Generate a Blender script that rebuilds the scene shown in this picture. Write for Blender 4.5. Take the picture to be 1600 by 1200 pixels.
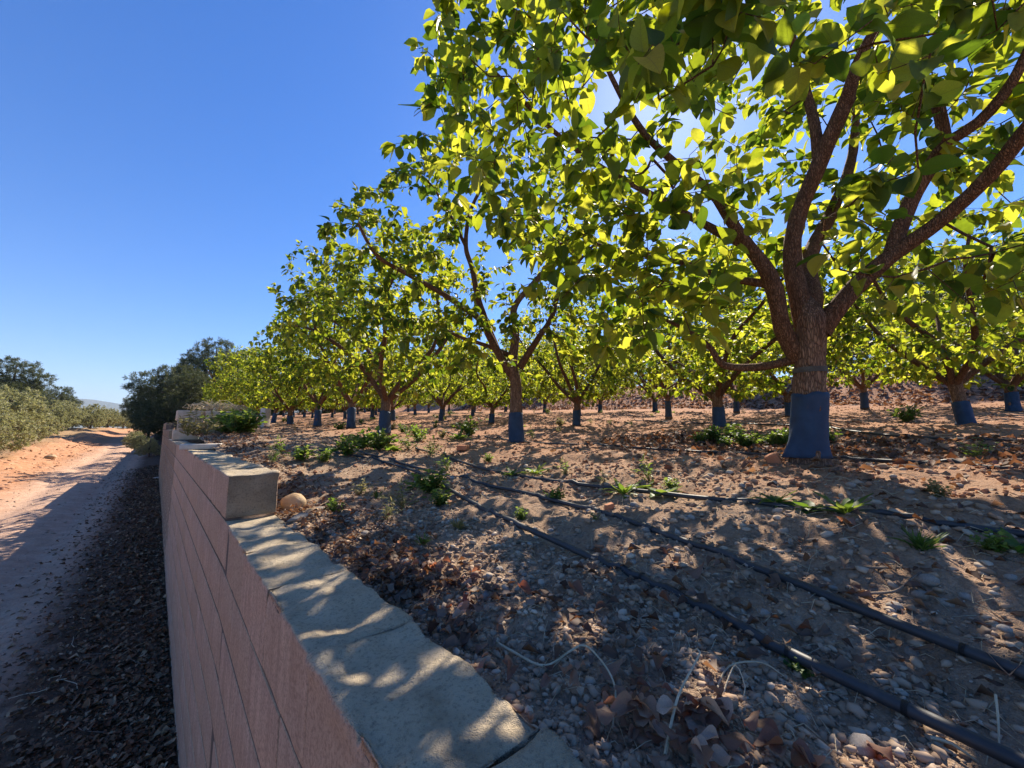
import bpy, math, random
import numpy as np
from mathutils import Vector, Matrix, Euler
R = math.radians
for o in list(bpy.data.objects): bpy.data.objects.remove(o, do_unlink=True)
S = bpy.context.scene
COL = S.collection

# ------------------------------------------------------------------ camera
FPX, VPX, HOR = 601.0, 262.0, 670.0
CAMZ = 2.15
YAW, PITCH = 41.64, 6.643
cd = bpy.data.cameras.new('camera'); cam = bpy.data.objects.new('camera', cd); COL.objects.link(cam)
cd.sensor_fit = 'HORIZONTAL'; cd.sensor_width = 36.0; cd.lens = FPX / 1600 * 36.0
cd.clip_start = 0.02; cd.clip_end = 20000
cam.location = (0, 0, CAMZ); cam.rotation_euler = (R(90 + PITCH), 0, R(-YAW))
S.camera = cam

# ------------------------------------------------------------------ sky and sun
SUN_AZ, SUN_EL = 65.2, 42.3          # azimuth clockwise from +Y
w = bpy.data.worlds.new('World'); S.world = w; w.use_nodes = True
nt = w.node_tree; nt.nodes.clear()
out = nt.nodes.new('ShaderNodeOutputWorld'); bg = nt.nodes.new('ShaderNodeBackground')
sky = nt.nodes.new('ShaderNodeTexSky'); sky.sky_type = 'NISHITA'; sky.sun_disc = False
sky.sun_elevation = R(SUN_EL); sky.sun_rotation = R(SUN_AZ)
sky.air_density = 1.0; sky.dust_density = 0.28; sky.ozone_density = 6.0; sky.altitude = 200
hs = nt.nodes.new('ShaderNodeHueSaturation'); hs.inputs['Saturation'].default_value = 1.28; hs.inputs['Hue'].default_value = 0.510
nt.links.new(sky.outputs[0], hs.inputs['Color']); nt.links.new(hs.outputs[0], bg.inputs[0])
bg.inputs[1].default_value = 0.088
nt.links.new(bg.outputs[0], out.inputs[0])
sd = bpy.data.lights.new('sun', 'SUN'); sun = bpy.data.objects.new('sun', sd); COL.objects.link(sun)
sd.energy = 5.0; sd.angle = R(0.5); sd.color = (1.0, 0.89, 0.74)
a, e = R(SUN_AZ), R(SUN_EL)
sdir = Vector((math.sin(a) * math.cos(e), math.cos(a) * math.cos(e), math.sin(e)))
sun.rotation_euler = sdir.to_track_quat('Z', 'Y').to_euler(); sun.location = (20, 10, 30)
vs = S.view_settings; vs.view_transform = 'Standard'; vs.look = 'None'; vs.gamma = 1; vs.use_curve_mapping = False
vs.exposure = 1.18

# ------------------------------------------------------------------ helpers
rng = np.random.default_rng(7); random.seed(7)

def tag(o, label=None, cat=None, group=None, kind=None):
    if label: o['label'] = label
    if cat: o['category'] = cat
    if group: o['group'] = group
    if kind: o['kind'] = kind
    return o

def np_mesh(name, verts, tris, mats=(), smooth=True, mat_idx=None):
    verts = np.asarray(verts, np.float32); tris = np.asarray(tris, np.int32)
    k = tris.shape[1]
    me = bpy.data.meshes.new(name)
    me.vertices.add(len(verts)); me.vertices.foreach_set('co', verts.ravel())
    me.loops.add(tris.size); me.loops.foreach_set('vertex_index', tris.ravel())
    me.polygons.add(len(tris)); me.polygons.foreach_set('loop_start', np.arange(0, tris.size, k, dtype=np.int32))
    if smooth: me.polygons.foreach_set('use_smooth', np.ones(len(tris), bool))
    for m in mats: me.materials.append(m)
    if mat_idx is not None: me.polygons.foreach_set('material_index', np.asarray(mat_idx, np.int32))
    me.update(calc_edges=True); me.validate()
    return me

def add(name, me, parent=None, loc=(0, 0, 0), rot=(0, 0, 0), scale=(1, 1, 1)):
    o = bpy.data.objects.new(name, me); COL.objects.link(o)
    o.location = loc; o.rotation_euler = rot; o.scale = scale
    if parent: o.parent = parent
    return o

def empty(name, loc=(0, 0, 0), rz=0):
    o = bpy.data.objects.new(name, None); COL.objects.link(o); o.location = loc; o.rotation_euler = (0, 0, rz)
    o.empty_display_size = 0.1
    return o

class MB:
    """collects vertices and triangles"""
    def __init__(s): s.v = []; s.f = []; s.n = 0
    def put(s, v, f):
        v = np.asarray(v, float).reshape(-1, 3); f = np.asarray(f, int)
        if f.shape[1] == 4: f = np.vstack([f[:, [0, 1, 2]], f[:, [0, 2, 3]]])
        s.v.append(v); s.f.append(f + s.n); s.n += len(v)
    def mesh(s, name, mats, smooth=True): return np_mesh(name, np.vstack(s.v), np.vstack(s.f), mats, smooth)

# value noise in numpy
def _h(ix, iy, iz, seed):
    n = (ix.astype(np.int64) * 374761393 + iy.astype(np.int64) * 668265263 + iz.astype(np.int64) * 2147483647 + seed * 1274126177) & 0xffffffff
    n = ((n ^ (n >> 13)) * 1274126177) & 0xffffffff
    n = ((n ^ (n >> 16)) * 2246822519) & 0xffffffff
    return ((n ^ (n >> 15)) & 0xffff) / 65535.0
def vnoise(x, y, z=None, seed=0):
    x = np.asarray(x, float); y = np.asarray(y, float)
    z = np.zeros_like(x) if z is None else np.asarray(z, float)
    ix, iy, iz = np.floor(x), np.floor(y), np.floor(z)
    fx, fy, fz = x - ix, y - iy, z - iz
    fx = fx * fx * (3 - 2 * fx); fy = fy * fy * (3 - 2 * fy); fz = fz * fz * (3 - 2 * fz)
    def L(dz):
        a = _h(ix, iy, iz + dz, seed); b = _h(ix + 1, iy, iz + dz, seed)
        c = _h(ix, iy + 1, iz + dz, seed); d = _h(ix + 1, iy + 1, iz + dz, seed)
        return (a * (1 - fx) + b * fx) * (1 - fy) + (c * (1 - fx) + d * fx) * fy
    if not fz.any(): return L(0) * 2 - 1
    return (L(0) * (1 - fz) + L(1) * fz) * 2 - 1
def fbm(x, y, z=None, o=4, seed=0):
    s = 0; a = 1.0
    for i in range(o):
        s = s + a * vnoise(np.asarray(x) * 2 ** i, np.asarray(y) * 2 ** i, None if z is None else np.asarray(z) * 2 ** i, seed + i * 17); a *= .5
    return s
def sstep(x, a, b):
    t = np.clip((np.asarray(x, float) - a) / (b - a), 0, 1); return t * t * (3 - 2 * t)

# ------------------------------------------------------------------ pixel -> ray (camera at the origin of the place, CAMZ up)
_p, _a = R(PITCH), R(YAW)
def ray(px, py):
    r, u, f = (px - 800) / FPX, (600 - py) / FPX, 1.0
    fw = f * math.cos(_p) - u * math.sin(_p); up = f * math.sin(_p) + u * math.cos(_p)
    return np.array([r * math.cos(_a) + fw * math.sin(_a), -r * math.sin(_a) + fw * math.cos(_a), up])
def at_dist(px, py, d):                    # point on the ray at horizontal distance d
    v = ray(px, py); v = v / math.hypot(v[0], v[1]); return np.array([v[0] * d, v[1] * d, CAMZ + v[2] * d])

# ------------------------------------------------------------------ terrain heights
XW = lambda y: np.where(np.asarray(y, float) < 2.24, 0.23, 0.23 - 0.021 * (np.asarray(y, float) - 2.24))      # wall's road face
def H0(x, y):
    x = np.asarray(x, float); y = np.asarray(y, float)
    yy = np.clip(y, -8, 45)
    base = -0.26 + 0.072 * (np.clip(x, 3.1, 40) - 3.1) + 0.03 * np.clip(yy - 3.5, 0, None)
    edge = -0.47 + 0.27 * sstep(yy, 2.3, 4.6) + 0.026 * np.clip(yy - 4.6, 0, None)
    t = sstep((x - .43), -0.3, 2.6)
    z = edge * (1 - t) + base * t
    z = z + 1.15 * sstep(x, 16.6, 20.5)                                  # bank at the back of the plot
    z = z + 0.10 * np.exp(-((x - 3.1) / .7) ** 2) * 0.5
    return z + CAMZ
def H(x, y):
    x = np.asarray(x, float); y = np.asarray(y, float)
    n = 0.045 * fbm(x * .9, y * .9, o=2, seed=3) + 0.022 * fbm(x * 4.5, y * 4.5, o=3, seed=5)
    c = vnoise(x * 22, y * 22, seed=9); c2 = vnoise(x * 55, y * 55, seed=12)
    n = n + 0.017 * np.abs(c) + 0.008 * np.abs(c2)
    n = n * (0.7 + 0.3 * sstep(x, .45, .9))
    return H0(x, y) + n
def RD(x, y):
    x = np.asarray(x, float); y = np.asarray(y, float)
    z = 0.03 * np.clip(y - 4, 0, 60)
    n = 0.05 * fbm(x * .5, y * .25, o=2, seed=31) + 0.014 * fbm(x * 3, y * 3, o=3, seed=33)
    rut = -0.075 * (np.exp(-((x + 1.35) / .28) ** 2) + np.exp(-((x + 2.55) / .28) ** 2))
    xl = -3.1 + .35 * vnoise(y * .35, y * 0, seed=40) - 0.012 * np.clip(y - 15, 0, 60)
    bank = sstep(-(x - xl), -0.1, 1.5) * (0.34 + 0.22 * fbm(x * .8, y * .8, o=4, seed=44))
    litter = 0.09 * sstep(x, -1.1, 0.0)
    return z + n + rut + bank + litter
def on_ground(px, py, tmax=90):
    v = ray(px, py); v = v / math.hypot(v[0], v[1])
    t = np.geomspace(.35, tmax, 6000)
    d = CAMZ + v[2] * t - H(v[0] * t, v[1] * t)
    k = np.argmax(d < 0) if (d < 0).any() else len(t) - 1
    return np.array([v[0] * t[k], v[1] * t[k], float(H(v[0] * t[k], v[1] * t[k]))])
def on_road(px, py, tmax=120):
    v = ray(px, py); v = v / math.hypot(v[0], v[1])
    t = np.geomspace(2, tmax, 4000)
    d = CAMZ + v[2] * t - RD(v[0] * t, v[1] * t)
    k = np.argmax(d < 0) if (d < 0).any() else len(t) - 1
    return np.array([v[0] * t[k], v[1] * t[k], float(RD(v[0] * t[k], v[1] * t[k]))])

# ------------------------------------------------------------------ materials
class NT:
    def __init__(s, name):
        s.m = bpy.data.materials.new(name); s.m.use_nodes = True; s.t = s.m.node_tree; s.t.nodes.clear()
        s.out = s.t.nodes.new('ShaderNodeOutputMaterial')
    def n(s, typ, **kw):
        nd = s.t.nodes.new('ShaderNode' + typ)
        for k, v in kw.items():
            if k.startswith('_'): setattr(nd, k[1:], v)
            else:
                key = k.replace('__', ' ')
                key = int(key[1:]) if key[0] == 'i' and key[1:].isdigit() else key
                sock = nd.inputs[key]
                if isinstance(v, bpy.types.NodeSocket): s.t.links.new(v, sock)
                else: sock.default_value = v
        return nd
    def coord(s): return s.n('TexCoord').outputs['Object']
    def noise(s, scale, detail=4, rough=.55, vec=None, out='Fac'):
        return s.n('TexNoise', Vector=vec if vec is not None else s.coord(), Scale=scale, Detail=detail, Roughness=rough).outputs[out]
    def ramp(s, fac, stops):
        nd = s.n('ValToRGB', Fac=fac); cr = nd.color_ramp
        while len(cr.elements) < len(stops): cr.elements.new(.5)
        for el, (p, c) in zip(cr.elements, stops):
            el.position = p; el.color = (c if isinstance(c, tuple) else (c, c, c)) + (1,)
        return nd.outputs[0]
    def mix(s, fac, a, b, mode='MIX'):
        nd = s.t.nodes.new('ShaderNodeMix'); nd.data_type = 'RGBA'; nd.blend_type = mode
        for k, v in ((0, fac), (6, a), (7, b)):
            if isinstance(v, bpy.types.NodeSocket): s.t.links.new(v, nd.inputs[k])
            else: nd.inputs[k].default_value = v + (1,) if isinstance(v, tuple) else v
        return nd.outputs[2]
    def math(s, op, a, b=0.0, clamp=False):
        nd = s.t.nodes.new('ShaderNodeMath'); nd.operation = op; nd.use_clamp = clamp
        for k, v in ((0, a), (1, b)):
            if isinstance(v, bpy.types.NodeSocket): s.t.links.new(v, nd.inputs[k])
            else: nd.inputs[k].default_value = v
        return nd.outputs[0]
    def maprange(s, v, a, b, c=0., d=1.):
        return s.n('MapRange', Value=v, i1=a, i2=b, i3=c, i4=d).outputs[0]
    def bump(s, h, strength=.5, dist=.01, normal=None):
        kw = dict(Height=h, Strength=strength, Distance=dist)
        if normal is not None: kw['Normal'] = normal
        return s.n('Bump', **kw).outputs[0]
    def bsdf(s, col, rough=.9, normal=None, spec=.25, **kw):
        a = {'Base__Color': col if isinstance(col, bpy.types.NodeSocket) else col + (1,), 'Roughness': rough, 'Specular__IOR__Level': spec}
        if normal is not None: a['Normal'] = normal
        a.update(kw)
        b = s.n('BsdfPrincipled', **a)
        s.t.links.new(b.outputs[0], s.out.inputs[0]); return s.m
    def rand(s): return s.n('ObjectInfo').outputs['Random']
    def island(s): return s.n('NewGeometry').outputs['Random Per Island']

def mat_soil():
    t = NT('soil'); c = t.coord()
    xyz = t.n('SeparateXYZ', Vector=c).outputs
    big = t.noise(.7, 5, .6, c); mid = t.noise(6, 6, .65, c); fine = t.noise(70, 5, .7, c)
    far = t.maprange(t.math('ADD', xyz[0], t.math('MULTIPLY', t.math('SUBTRACT', big, .5), 3.0)), .9, 3.4)
    near = t.ramp(mid, [(.25, (.30, .20, .13)), (.5, (.44, .31, .21)), (.75, (.55, .41, .29))])
    red = t.ramp(mid, [(.25, (.38, .185, .10)), (.5, (.52, .275, .16)), (.78, (.60, .37, .24))])
    col = t.mix(far, near, red)
    col = t.mix(t.maprange(fine, .35, .7), t.mix(.55, col, (.10, .065, .045)), col)
    sp = t.n('TexVoronoi', Vector=c, Scale=95.).outputs
    col = t.mix(t.math('MULTIPLY', t.maprange(sp['Distance'], .32, .12), .35), col, (.42, .36, .30))
    h = t.math('ADD', t.math('MULTIPLY', fine, .6), t.math('MULTIPLY', t.noise(220, 3, .6, c), .5))
    h = t.math('ADD', h, t.math('MULTIPLY', t.noise(25, 4, .6, c), .8))
    return t.bsdf(col, .95, t.bump(h, .9, .02), .1)
def mat_road():
    t = NT('road_dirt'); c = t.coord(); xyz = t.n('SeparateXYZ', Vector=c).outputs
    big = t.noise(.8, 5, .6, c); mid = t.noise(5, 5, .6, c); fine = t.noise(45, 5, .7, c)
    sand = t.ramp(mid, [(.25, (.43, .265, .175)), (.55, (.56, .37, .255)), (.8, (.64, .455, .33))])
    red = t.ramp(mid, [(.25, (.36, .165, .08)), (.55, (.50, .26, .14)), (.8, (.60, .38, .25))])
    xx = t.math('ADD', xyz[0], t.math('MULTIPLY', t.math('SUBTRACT', big, .5), 1.6))
    lf = t.maprange(xx, -2.7, -3.5)
    col = t.mix(lf, sand, red)
    dry = t.math('MULTIPLY', t.maprange(xx, -4.6, -5.6), .65)
    col = t.mix(dry, col, (.30, .24, .13))
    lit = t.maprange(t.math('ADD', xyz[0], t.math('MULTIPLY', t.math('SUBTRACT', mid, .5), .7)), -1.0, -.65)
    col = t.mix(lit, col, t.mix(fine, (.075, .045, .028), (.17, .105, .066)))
    col = t.mix(t.maprange(fine, .3, .62), t.mix(.4, col, (.12, .08, .06)), col)
    h = t.math('ADD', t.noise(14, 5, .65, c), t.math('MULTIPLY', fine, .6))
    return t.bsdf(col, .95, t.bump(h, .9, .03), .1)
def mat_block():
    t = NT('pink_block'); c = t.coord(); r = t.rand()
    n = t.n('NewGeometry').outputs['Normal']; nz = t.n('SeparateXYZ', Vector=n).outputs
    mp = t.n('Mapping', Vector=c); mp.inputs['Location'].default_value = (0, 0, 0)
    t.t.links.new(t.n('CombineXYZ', X=t.math('MULTIPLY', r, 37.0), Y=t.math('MULTIPLY', r, 91.0), Z=0.).outputs[0], mp.inputs['Location'])
    v = mp.outputs[0]
    fine = t.noise(120, 5, .8, v); mid = t.noise(9, 4, .6, v)
    st = t.n('Mapping', Vector=v); st.inputs['Scale'].default_value = (30, 30, 1.2)
    streak = t.noise(1.0, 4, .6, st.outputs[0])
    pink = t.ramp(mid, [(.25, (.57, .36, .26)), (.6, (.69, .465, .345)), (.8, (.76, .55, .42))])
    pink = t.mix(t.math('MULTIPLY', t.maprange(streak, .42, .72), .6), pink, (.36, .24, .175))
    pink = t.mix(t.math('MULTIPLY', t.maprange(r, .3, 1.), .6), pink, (.52, .36, .25))
    pink = t.mix(t.math('MULTIPLY', t.maprange(fine, .54, .38), .7), pink, (.27, .165, .12))
    grey = t.ramp(t.noise(5, 5, .65, v), [(.25, (.28, .21, .135)), (.45, (.50, .405, .28)), (.75, (.66, .55, .395))])
    grey = t.mix(t.math('MULTIPLY', t.maprange(fine, .5, .33), .7), grey, (.15, .13, .10))
    top = t.maprange(nz[2], .35, .7)
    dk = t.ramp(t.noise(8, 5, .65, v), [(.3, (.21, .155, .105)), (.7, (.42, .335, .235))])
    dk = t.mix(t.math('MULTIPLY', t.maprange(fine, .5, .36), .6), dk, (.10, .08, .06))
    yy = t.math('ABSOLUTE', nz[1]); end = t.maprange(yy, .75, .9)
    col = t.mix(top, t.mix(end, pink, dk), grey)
    h = t.math('ADD', t.math('MULTIPLY', fine, .7), t.noise(420, 2, .5, v))
    h = t.math('ADD', h, t.math('MULTIPLY', t.math('MULTIPLY', top, t.noise(40, 4, .65, v)), 1.6))
    return t.bsdf(col, .93, t.bump(h, .9, .008), .15)
def mat_plain(name, stops, scale=8, rough=.9, bs=.5, bd=.01, bscale=None, spec=.25, rand=0):
    t = NT(name); c = t.coord()
    if rand:
        mp = t.n('Mapping', Vector=c)
        t.t.links.new(t.n('CombineXYZ', X=t.math('MULTIPLY', t.rand(), 37.0), Y=t.math('MULTIPLY', t.rand(), 91.0), Z=0.).outputs[0], mp.inputs['Location']); c = mp.outputs[0]
    f = t.noise(scale, 5, .6, c)
    col = t.ramp(f, stops)
    if rand: col = t.mix(t.math('MULTIPLY', t.rand(), rand), col, tuple(x * .45 for x in stops[0][1]))
    return t.bsdf(col, rough, t.bump(t.noise(bscale or scale * 6, 5, .65, c), bs, bd), spec)
def mat_island(name, cols, rough=.8, spec=.3, trans=None, scale=30):
    t = NT(name); r = t.island()
    n = len(cols); col = t.ramp(r, [(i / max(1, n - 1), c) for i, c in enumerate(cols)])
    f = t.noise(scale, 3, .6)
    col = t.mix(t.math('MULTIPLY', t.maprange(f, .35, .65), .35), col, t.mix(.5, col, (.02, .015, .01)))
    if trans is None: return t.bsdf(col, rough, t.bump(f, .3, .004), spec)
    b = t.n('BsdfPrincipled', **{'Base__Color': col, 'Roughness': rough, 'Specular__IOR__Level': spec})
    tc = t.mix(1.0, col, trans, 'MULTIPLY')
    tr = t.n('BsdfTranslucent', Color=tc)
    ms = t.n('MixShader', Fac=.45); t.t.links.new(b.outputs[0], ms.inputs[1]); t.t.links.new(tr.outputs[0], ms.inputs[2])
    t.t.links.new(ms.outputs[0], t.out.inputs[0]); return t.m
def mat_leaf(name, obj_rand=False, d=((.022, .064, .018), (.046, .100, .020), (.085, .140, .024)), tcs=((.14, .23, .012), (.46, .53, .025), (.80, .78, .065)), fac=.54):
    t = NT(name); r = t.rand() if obj_rand else t.island()
    dc = t.ramp(r, [(0, d[0]), (.55, d[1]), (1, d[2])]); tc = t.ramp(r, [(.08, tcs[0]), (.5, tcs[1]), (1, tcs[2])])
    c = t.coord(); f = t.noise(45, 3, .6, c); ve = t.maprange(f, .3, .7, .80, 1.1)
    if obj_rand:
        xyz = t.n('SeparateXYZ', Vector=c).outputs; ax = t.math('ABSOLUTE', xyz[0])
        mid = t.maprange(ax, .006, .016, 1., 0.)
        sv = t.math('SINE', t.math('MULTIPLY', t.math('SUBTRACT', xyz[1], t.math('MULTIPLY', ax, .9)), 46.)); sv = t.maprange(sv, .86, 1.0)
        vn = t.math('MAXIMUM', mid, t.math('MULTIPLY', sv, .6))
        dc = t.mix(t.math('MULTIPLY', vn, .55), dc, (.16, .20, .06)); ve = t.math('MULTIPLY', ve, t.maprange(vn, 0, 1, 1., .72))
        f = t.math('ADD', t.math('MULTIPLY', f, .4), vn)
        bl = t.maprange(t.noise(9, 4, .7, c), .66, .74); dc = t.mix(t.math('MULTIPLY', bl, .7), dc, (.10, .055, .02))
    else:
        ve = t.math('MULTIPLY', ve, t.maprange(t.rand(), 0, 1, .82, 1.1))
    vm = t.n('VectorMath', _operation='SCALE'); t.t.links.new(tc, vm.inputs[0]); t.t.links.new(ve, vm.inputs['Scale'])
    b = t.n('BsdfPrincipled', **{'Base__Color': dc, 'Roughness': .5, 'Specular__IOR__Level': .32, 'Normal': t.bump(f, .25, .003)})
    tr = t.n('BsdfTranslucent', Color=vm.outputs[0])
    ms = t.n('MixShader', Fac=fac); t.t.links.new(b.outputs[0], ms.inputs[1]); t.t.links.new(tr.outputs[0], ms.inputs[2])
    t.t.links.new(ms.outputs[0], t.out.inputs[0]); return t.m
def mat_bark(name, c0, c1, sc=1.0):
    t = NT(name); c = t.coord(); mp = t.n('Mapping', Vector=c); mp.inputs['Scale'].default_value = (1, 1, .2)
    ds = t.n('VectorMath', _operation='MULTIPLY_ADD', i0=t.noise(26 * sc, 3, .6, mp.outputs[0], 'Color'), i1=(.03, .03, .03)); t.t.links.new(mp.outputs[0], ds.inputs[2])
    v = t.n('TexVoronoi', Vector=ds.outputs[0], Scale=95. * sc, _feature='DISTANCE_TO_EDGE').outputs['Distance']
    n = t.noise(38 * sc, 5, .65, mp.outputs[0]); cr = t.maprange(v, 0.0, .22)
    col = t.mix(t.maprange(n, .3, .7), c0, c1); col = t.mix(cr, t.mix(.7, col, (.025, .016, .012)), col)
    h = t.math('ADD', t.math('MULTIPLY', cr, .8), n)
    return t.bsdf(col, .9, t.bump(h, .9, .008), .15)
def mat_guard():
    t = NT('blue_guard_mesh'); c = t.coord()
    sp = t.n('SeparateXYZ', Vector=c).outputs
    ang = t.math('ARCTAN2', sp[1], sp[0])
    wv = t.math('MULTIPLY', t.math('SINE', t.math('MULTIPLY', ang, 95.)), t.math('SINE', t.math('MULTIPLY', sp[2], 900.)))
    n = t.noise(14, 4, .6, c)
    col = t.mix(t.maprange(n, .35, .7), (.010, .040, .115), (.032, .095, .21))
    col = t.mix(t.math('MULTIPLY', t.maprange(t.noise(5, 4, .7, c), .56, .72), .55), col, (.20, .17, .15))
    col = t.mix(t.maprange(wv, .2, .9, 0, .35), col, (.02, .03, .05))
    col = t.mix(t.math('MULTIPLY', t.rand(), .4), col, (.05, .07, .085))
    b = t.n('BsdfPrincipled', **{'Base__Color': col, 'Roughness': .55, 'Specular__IOR__Level': .4, 'Normal': t.bump(t.math('ADD', wv, n), .4, .003)})
    tr = t.n('BsdfTranslucent', Color=(.08, .32, .50, 1)); ms = t.n('MixShader', Fac=.25)
    t.t.links.new(b.outputs[0], ms.inputs[1]); t.t.links.new(tr.outputs[0], ms.inputs[2]); t.t.links.new(ms.outputs[0], t.out.inputs[0]); return t.m

M = dict(
    soil=mat_soil(), road=mat_road(), block=mat_block(),
    mortar=mat_plain('mortar', [(.3, (.11, .072, .052)), (.7, (.19, .13, .095))], 20),
    leaf=mat_leaf('persimmon_leaf'), leaf1=mat_leaf('persimmon_leaf_large', True),
    bark=mat_bark('persimmon_bark', (.17, .092, .058), (.38, .245, .165)),
    limb=mat_bark('persimmon_limb', (.16, .075, .040), (.31, .175, .105), 1.3),
    guard=mat_guard(),
    pipe=mat_plain('black_pipe', [(.35, (.018, .019, .022)), (.62, (.035, .037, .042)), (.8, (.16, .135, .11))], 7, .55, .25, .002, 60, .5),
    band=mat_plain('pipe_clip', [(.3, (.010, .010, .011)), (.7, (.03, .03, .032))], 30, .5),
    stone=mat_plain('stone', [(.25, (.26, .22, .185)), (.55, (.40, .35, .30)), (.8, (.52, .47, .42))], 9, .9, .5, .006, 60, .2, .45),
    boulder=mat_plain('boulder', [(.25, (.30, .19, .10)), (.55, (.46, .32, .185)), (.8, (.55, .44, .32))], 7, .9, .5, .008, 50),
    gravel=mat_island('gravel', [(.22, .14, .09), (.36, .25, .17), (.45, .335, .24), (.30, .195, .125), (.56, .46, .355)], .95, .1),
    gravel_red=mat_island('red_clods', [(.24, .11, .06), (.36, .18, .10), (.44, .25, .16), (.30, .15, .09)], .95, .1),
    dead=mat_island('dead_leaf_litter', [(.10, .055, .038), (.20, .125, .085), (.29, .21, .155), (.13, .08, .06), (.36, .29, .23)], .7, .3, (.9, .55, .3)),
    mulch=mat_island('dark_mulch', [(.11, .056, .028), (.22, .12, .062), (.08, .043, .024), (.19, .10, .05), (.42, .29, .17), (.14, .066, .032)], .75, .3),
    straw=mat_plain('straw', [(.3, (.42, .34, .22)), (.7, (.60, .50, .35))], 30, .8),
    twig=mat_plain('twig', [(.3, (.13, .09, .065)), (.7, (.27, .20, .15))], 30, .85),
    weed=mat_leaf('weed_leaf', False, ((.035, .08, .02), (.06, .12, .03), (.10, .16, .04)), ((.20, .34, .03), (.32, .44, .05), (.42, .50, .08)), .42),
    dryweed=mat_leaf('dry_weed_leaf', False, ((.16, .13, .05), (.24, .20, .09), (.13, .14, .05)), ((.40, .34, .12), (.46, .40, .16), (.32, .34, .10)), .4),
    pine=mat_leaf('pine_needles', False, ((.028, .044, .021), (.055, .075, .034), (.095, .112, .052)), ((.08, .10, .03), (.13, .15, .045), (.18, .19, .06)), .34),
    olive=mat_leaf('olive_leaf', False, ((.19, .20, .095), (.29, .29, .155), (.42, .40, .25)), ((.30, .31, .10), (.42, .41, .15), (.50, .47, .21)), .45),
    pinebark=mat_bark('pine_bark', (.10, .075, .06), (.20, .16, .13), .4),
    terracotta=mat_plain('terracotta', [(.3, (.38, .14, .065)), (.7, (.52, .23, .12))], 12, .85, .4, .004, 90),
    concrete=mat_plain('pale_concrete', [(.3, (.46, .40, .34)), (.7, (.60, .54, .47))], 12, .9, .4, .004, 90),
    hill=mat_plain('hill_scrub', [(.35, (.06, .075, .04)), (.6, (.10, .105, .06)), (.8, (.20, .17, .12))], .004, .95, .3, 4, .02),
)
def mat_deadobj():
    t = NT('dead_leaf'); r = t.rand()
    col = t.ramp(r, [(0, (.12, .058, .038)), (.3, (.24, .135, .085)), (.55, (.36, .25, .17)), (.8, (.16, .085, .06)), (1, (.52, .43, .33))])
    n = t.noise(28, 4, .65); col = t.mix(t.math('MULTIPLY', t.maprange(n, .4, .7), .5), col, t.mix(.5, col, (.03, .02, .015)))
    b = t.n('BsdfPrincipled', **{'Base__Color': col, 'Roughness': .55, 'Specular__IOR__Level': .4, 'Normal': t.bump(n, .35, .004)})
    tr = t.n('BsdfTranslucent', Color=t.mix(1., col, (2.2, 1.2, .8), 'MULTIPLY')); ms = t.n('MixShader', Fac=.35)
    t.t.links.new(b.outputs[0], ms.inputs[1]); t.t.links.new(tr.outputs[0], ms.inputs[2]); t.t.links.new(ms.outputs[0], t.out.inputs[0]); return t.m
M['deadobj'] = mat_deadobj()

# ------------------------------------------------------------------ terrain sheets
def sheet(name, xs, ys, fn, mat):
    X, Y = np.meshgrid(xs, ys); Z = fn(X, Y)
    nx, ny = len(xs), len(ys)
    i = np.arange(nx * ny).reshape(ny, nx)
    q = np.stack([i[:-1, :-1], i[:-1, 1:], i[1:, 1:], i[1:, :-1]], -1).reshape(-1, 4)
    me = np_mesh(name, np.stack([X, Y, Z], -1).reshape(-1, 3), q, [mat])
    return tag(add(name, me), kind='structure')
def sinhgrid(c, lo, hi, d0, n):
    def f(b):
        s = np.linspace(0, 1, n); return s
    # choose growth so that step near c is d0
    def side(L, m):
        if L <= 0: return np.array([])
        lo_, hi_ = 1e-4, 40
        for _ in range(80):
            b = (lo_ + hi_) / 2; st = L * math.sinh(b / m) / math.sinh(b)
            if st > d0: lo_ = b
            else: hi_ = b
        return L * np.sinh(b * np.arange(1, m + 1) / m) / math.sinh(b)
    nr = int(n * .8) if c > lo else n
    nl = n - nr
    r_ = side(hi - c, nr); l_ = side(c - lo, nl) if nl else np.array([])
    return np.concatenate([c - l_[::-1], [c], c + r_])
soil = sheet('orchard_soil', sinhgrid(.36, .36, 3000, .008, 450), sinhgrid(.55, -60, 9000, .009, 640), H, M['soil'])
def RDfar(x, y):
    return RD(x, y)
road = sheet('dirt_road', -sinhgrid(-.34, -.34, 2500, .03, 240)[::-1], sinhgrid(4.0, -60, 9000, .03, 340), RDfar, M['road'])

# hills on the horizon
ys = np.linspace(3800, 6800, 40); xs = np.linspace(-5200, 9000, 240)
def hillz(x, y):
    prof = np.exp(-((y - 5200) / 700) ** 2)
    top = 300 + 60 * fbm(x / 900, y / 900, o=4, seed=71) - 70 * np.exp(-((x + 250) / 180) ** 2)
    return prof * top - 12
tag(sheet('hills', xs, ys, hillz, M['hill']), kind='structure')

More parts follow.
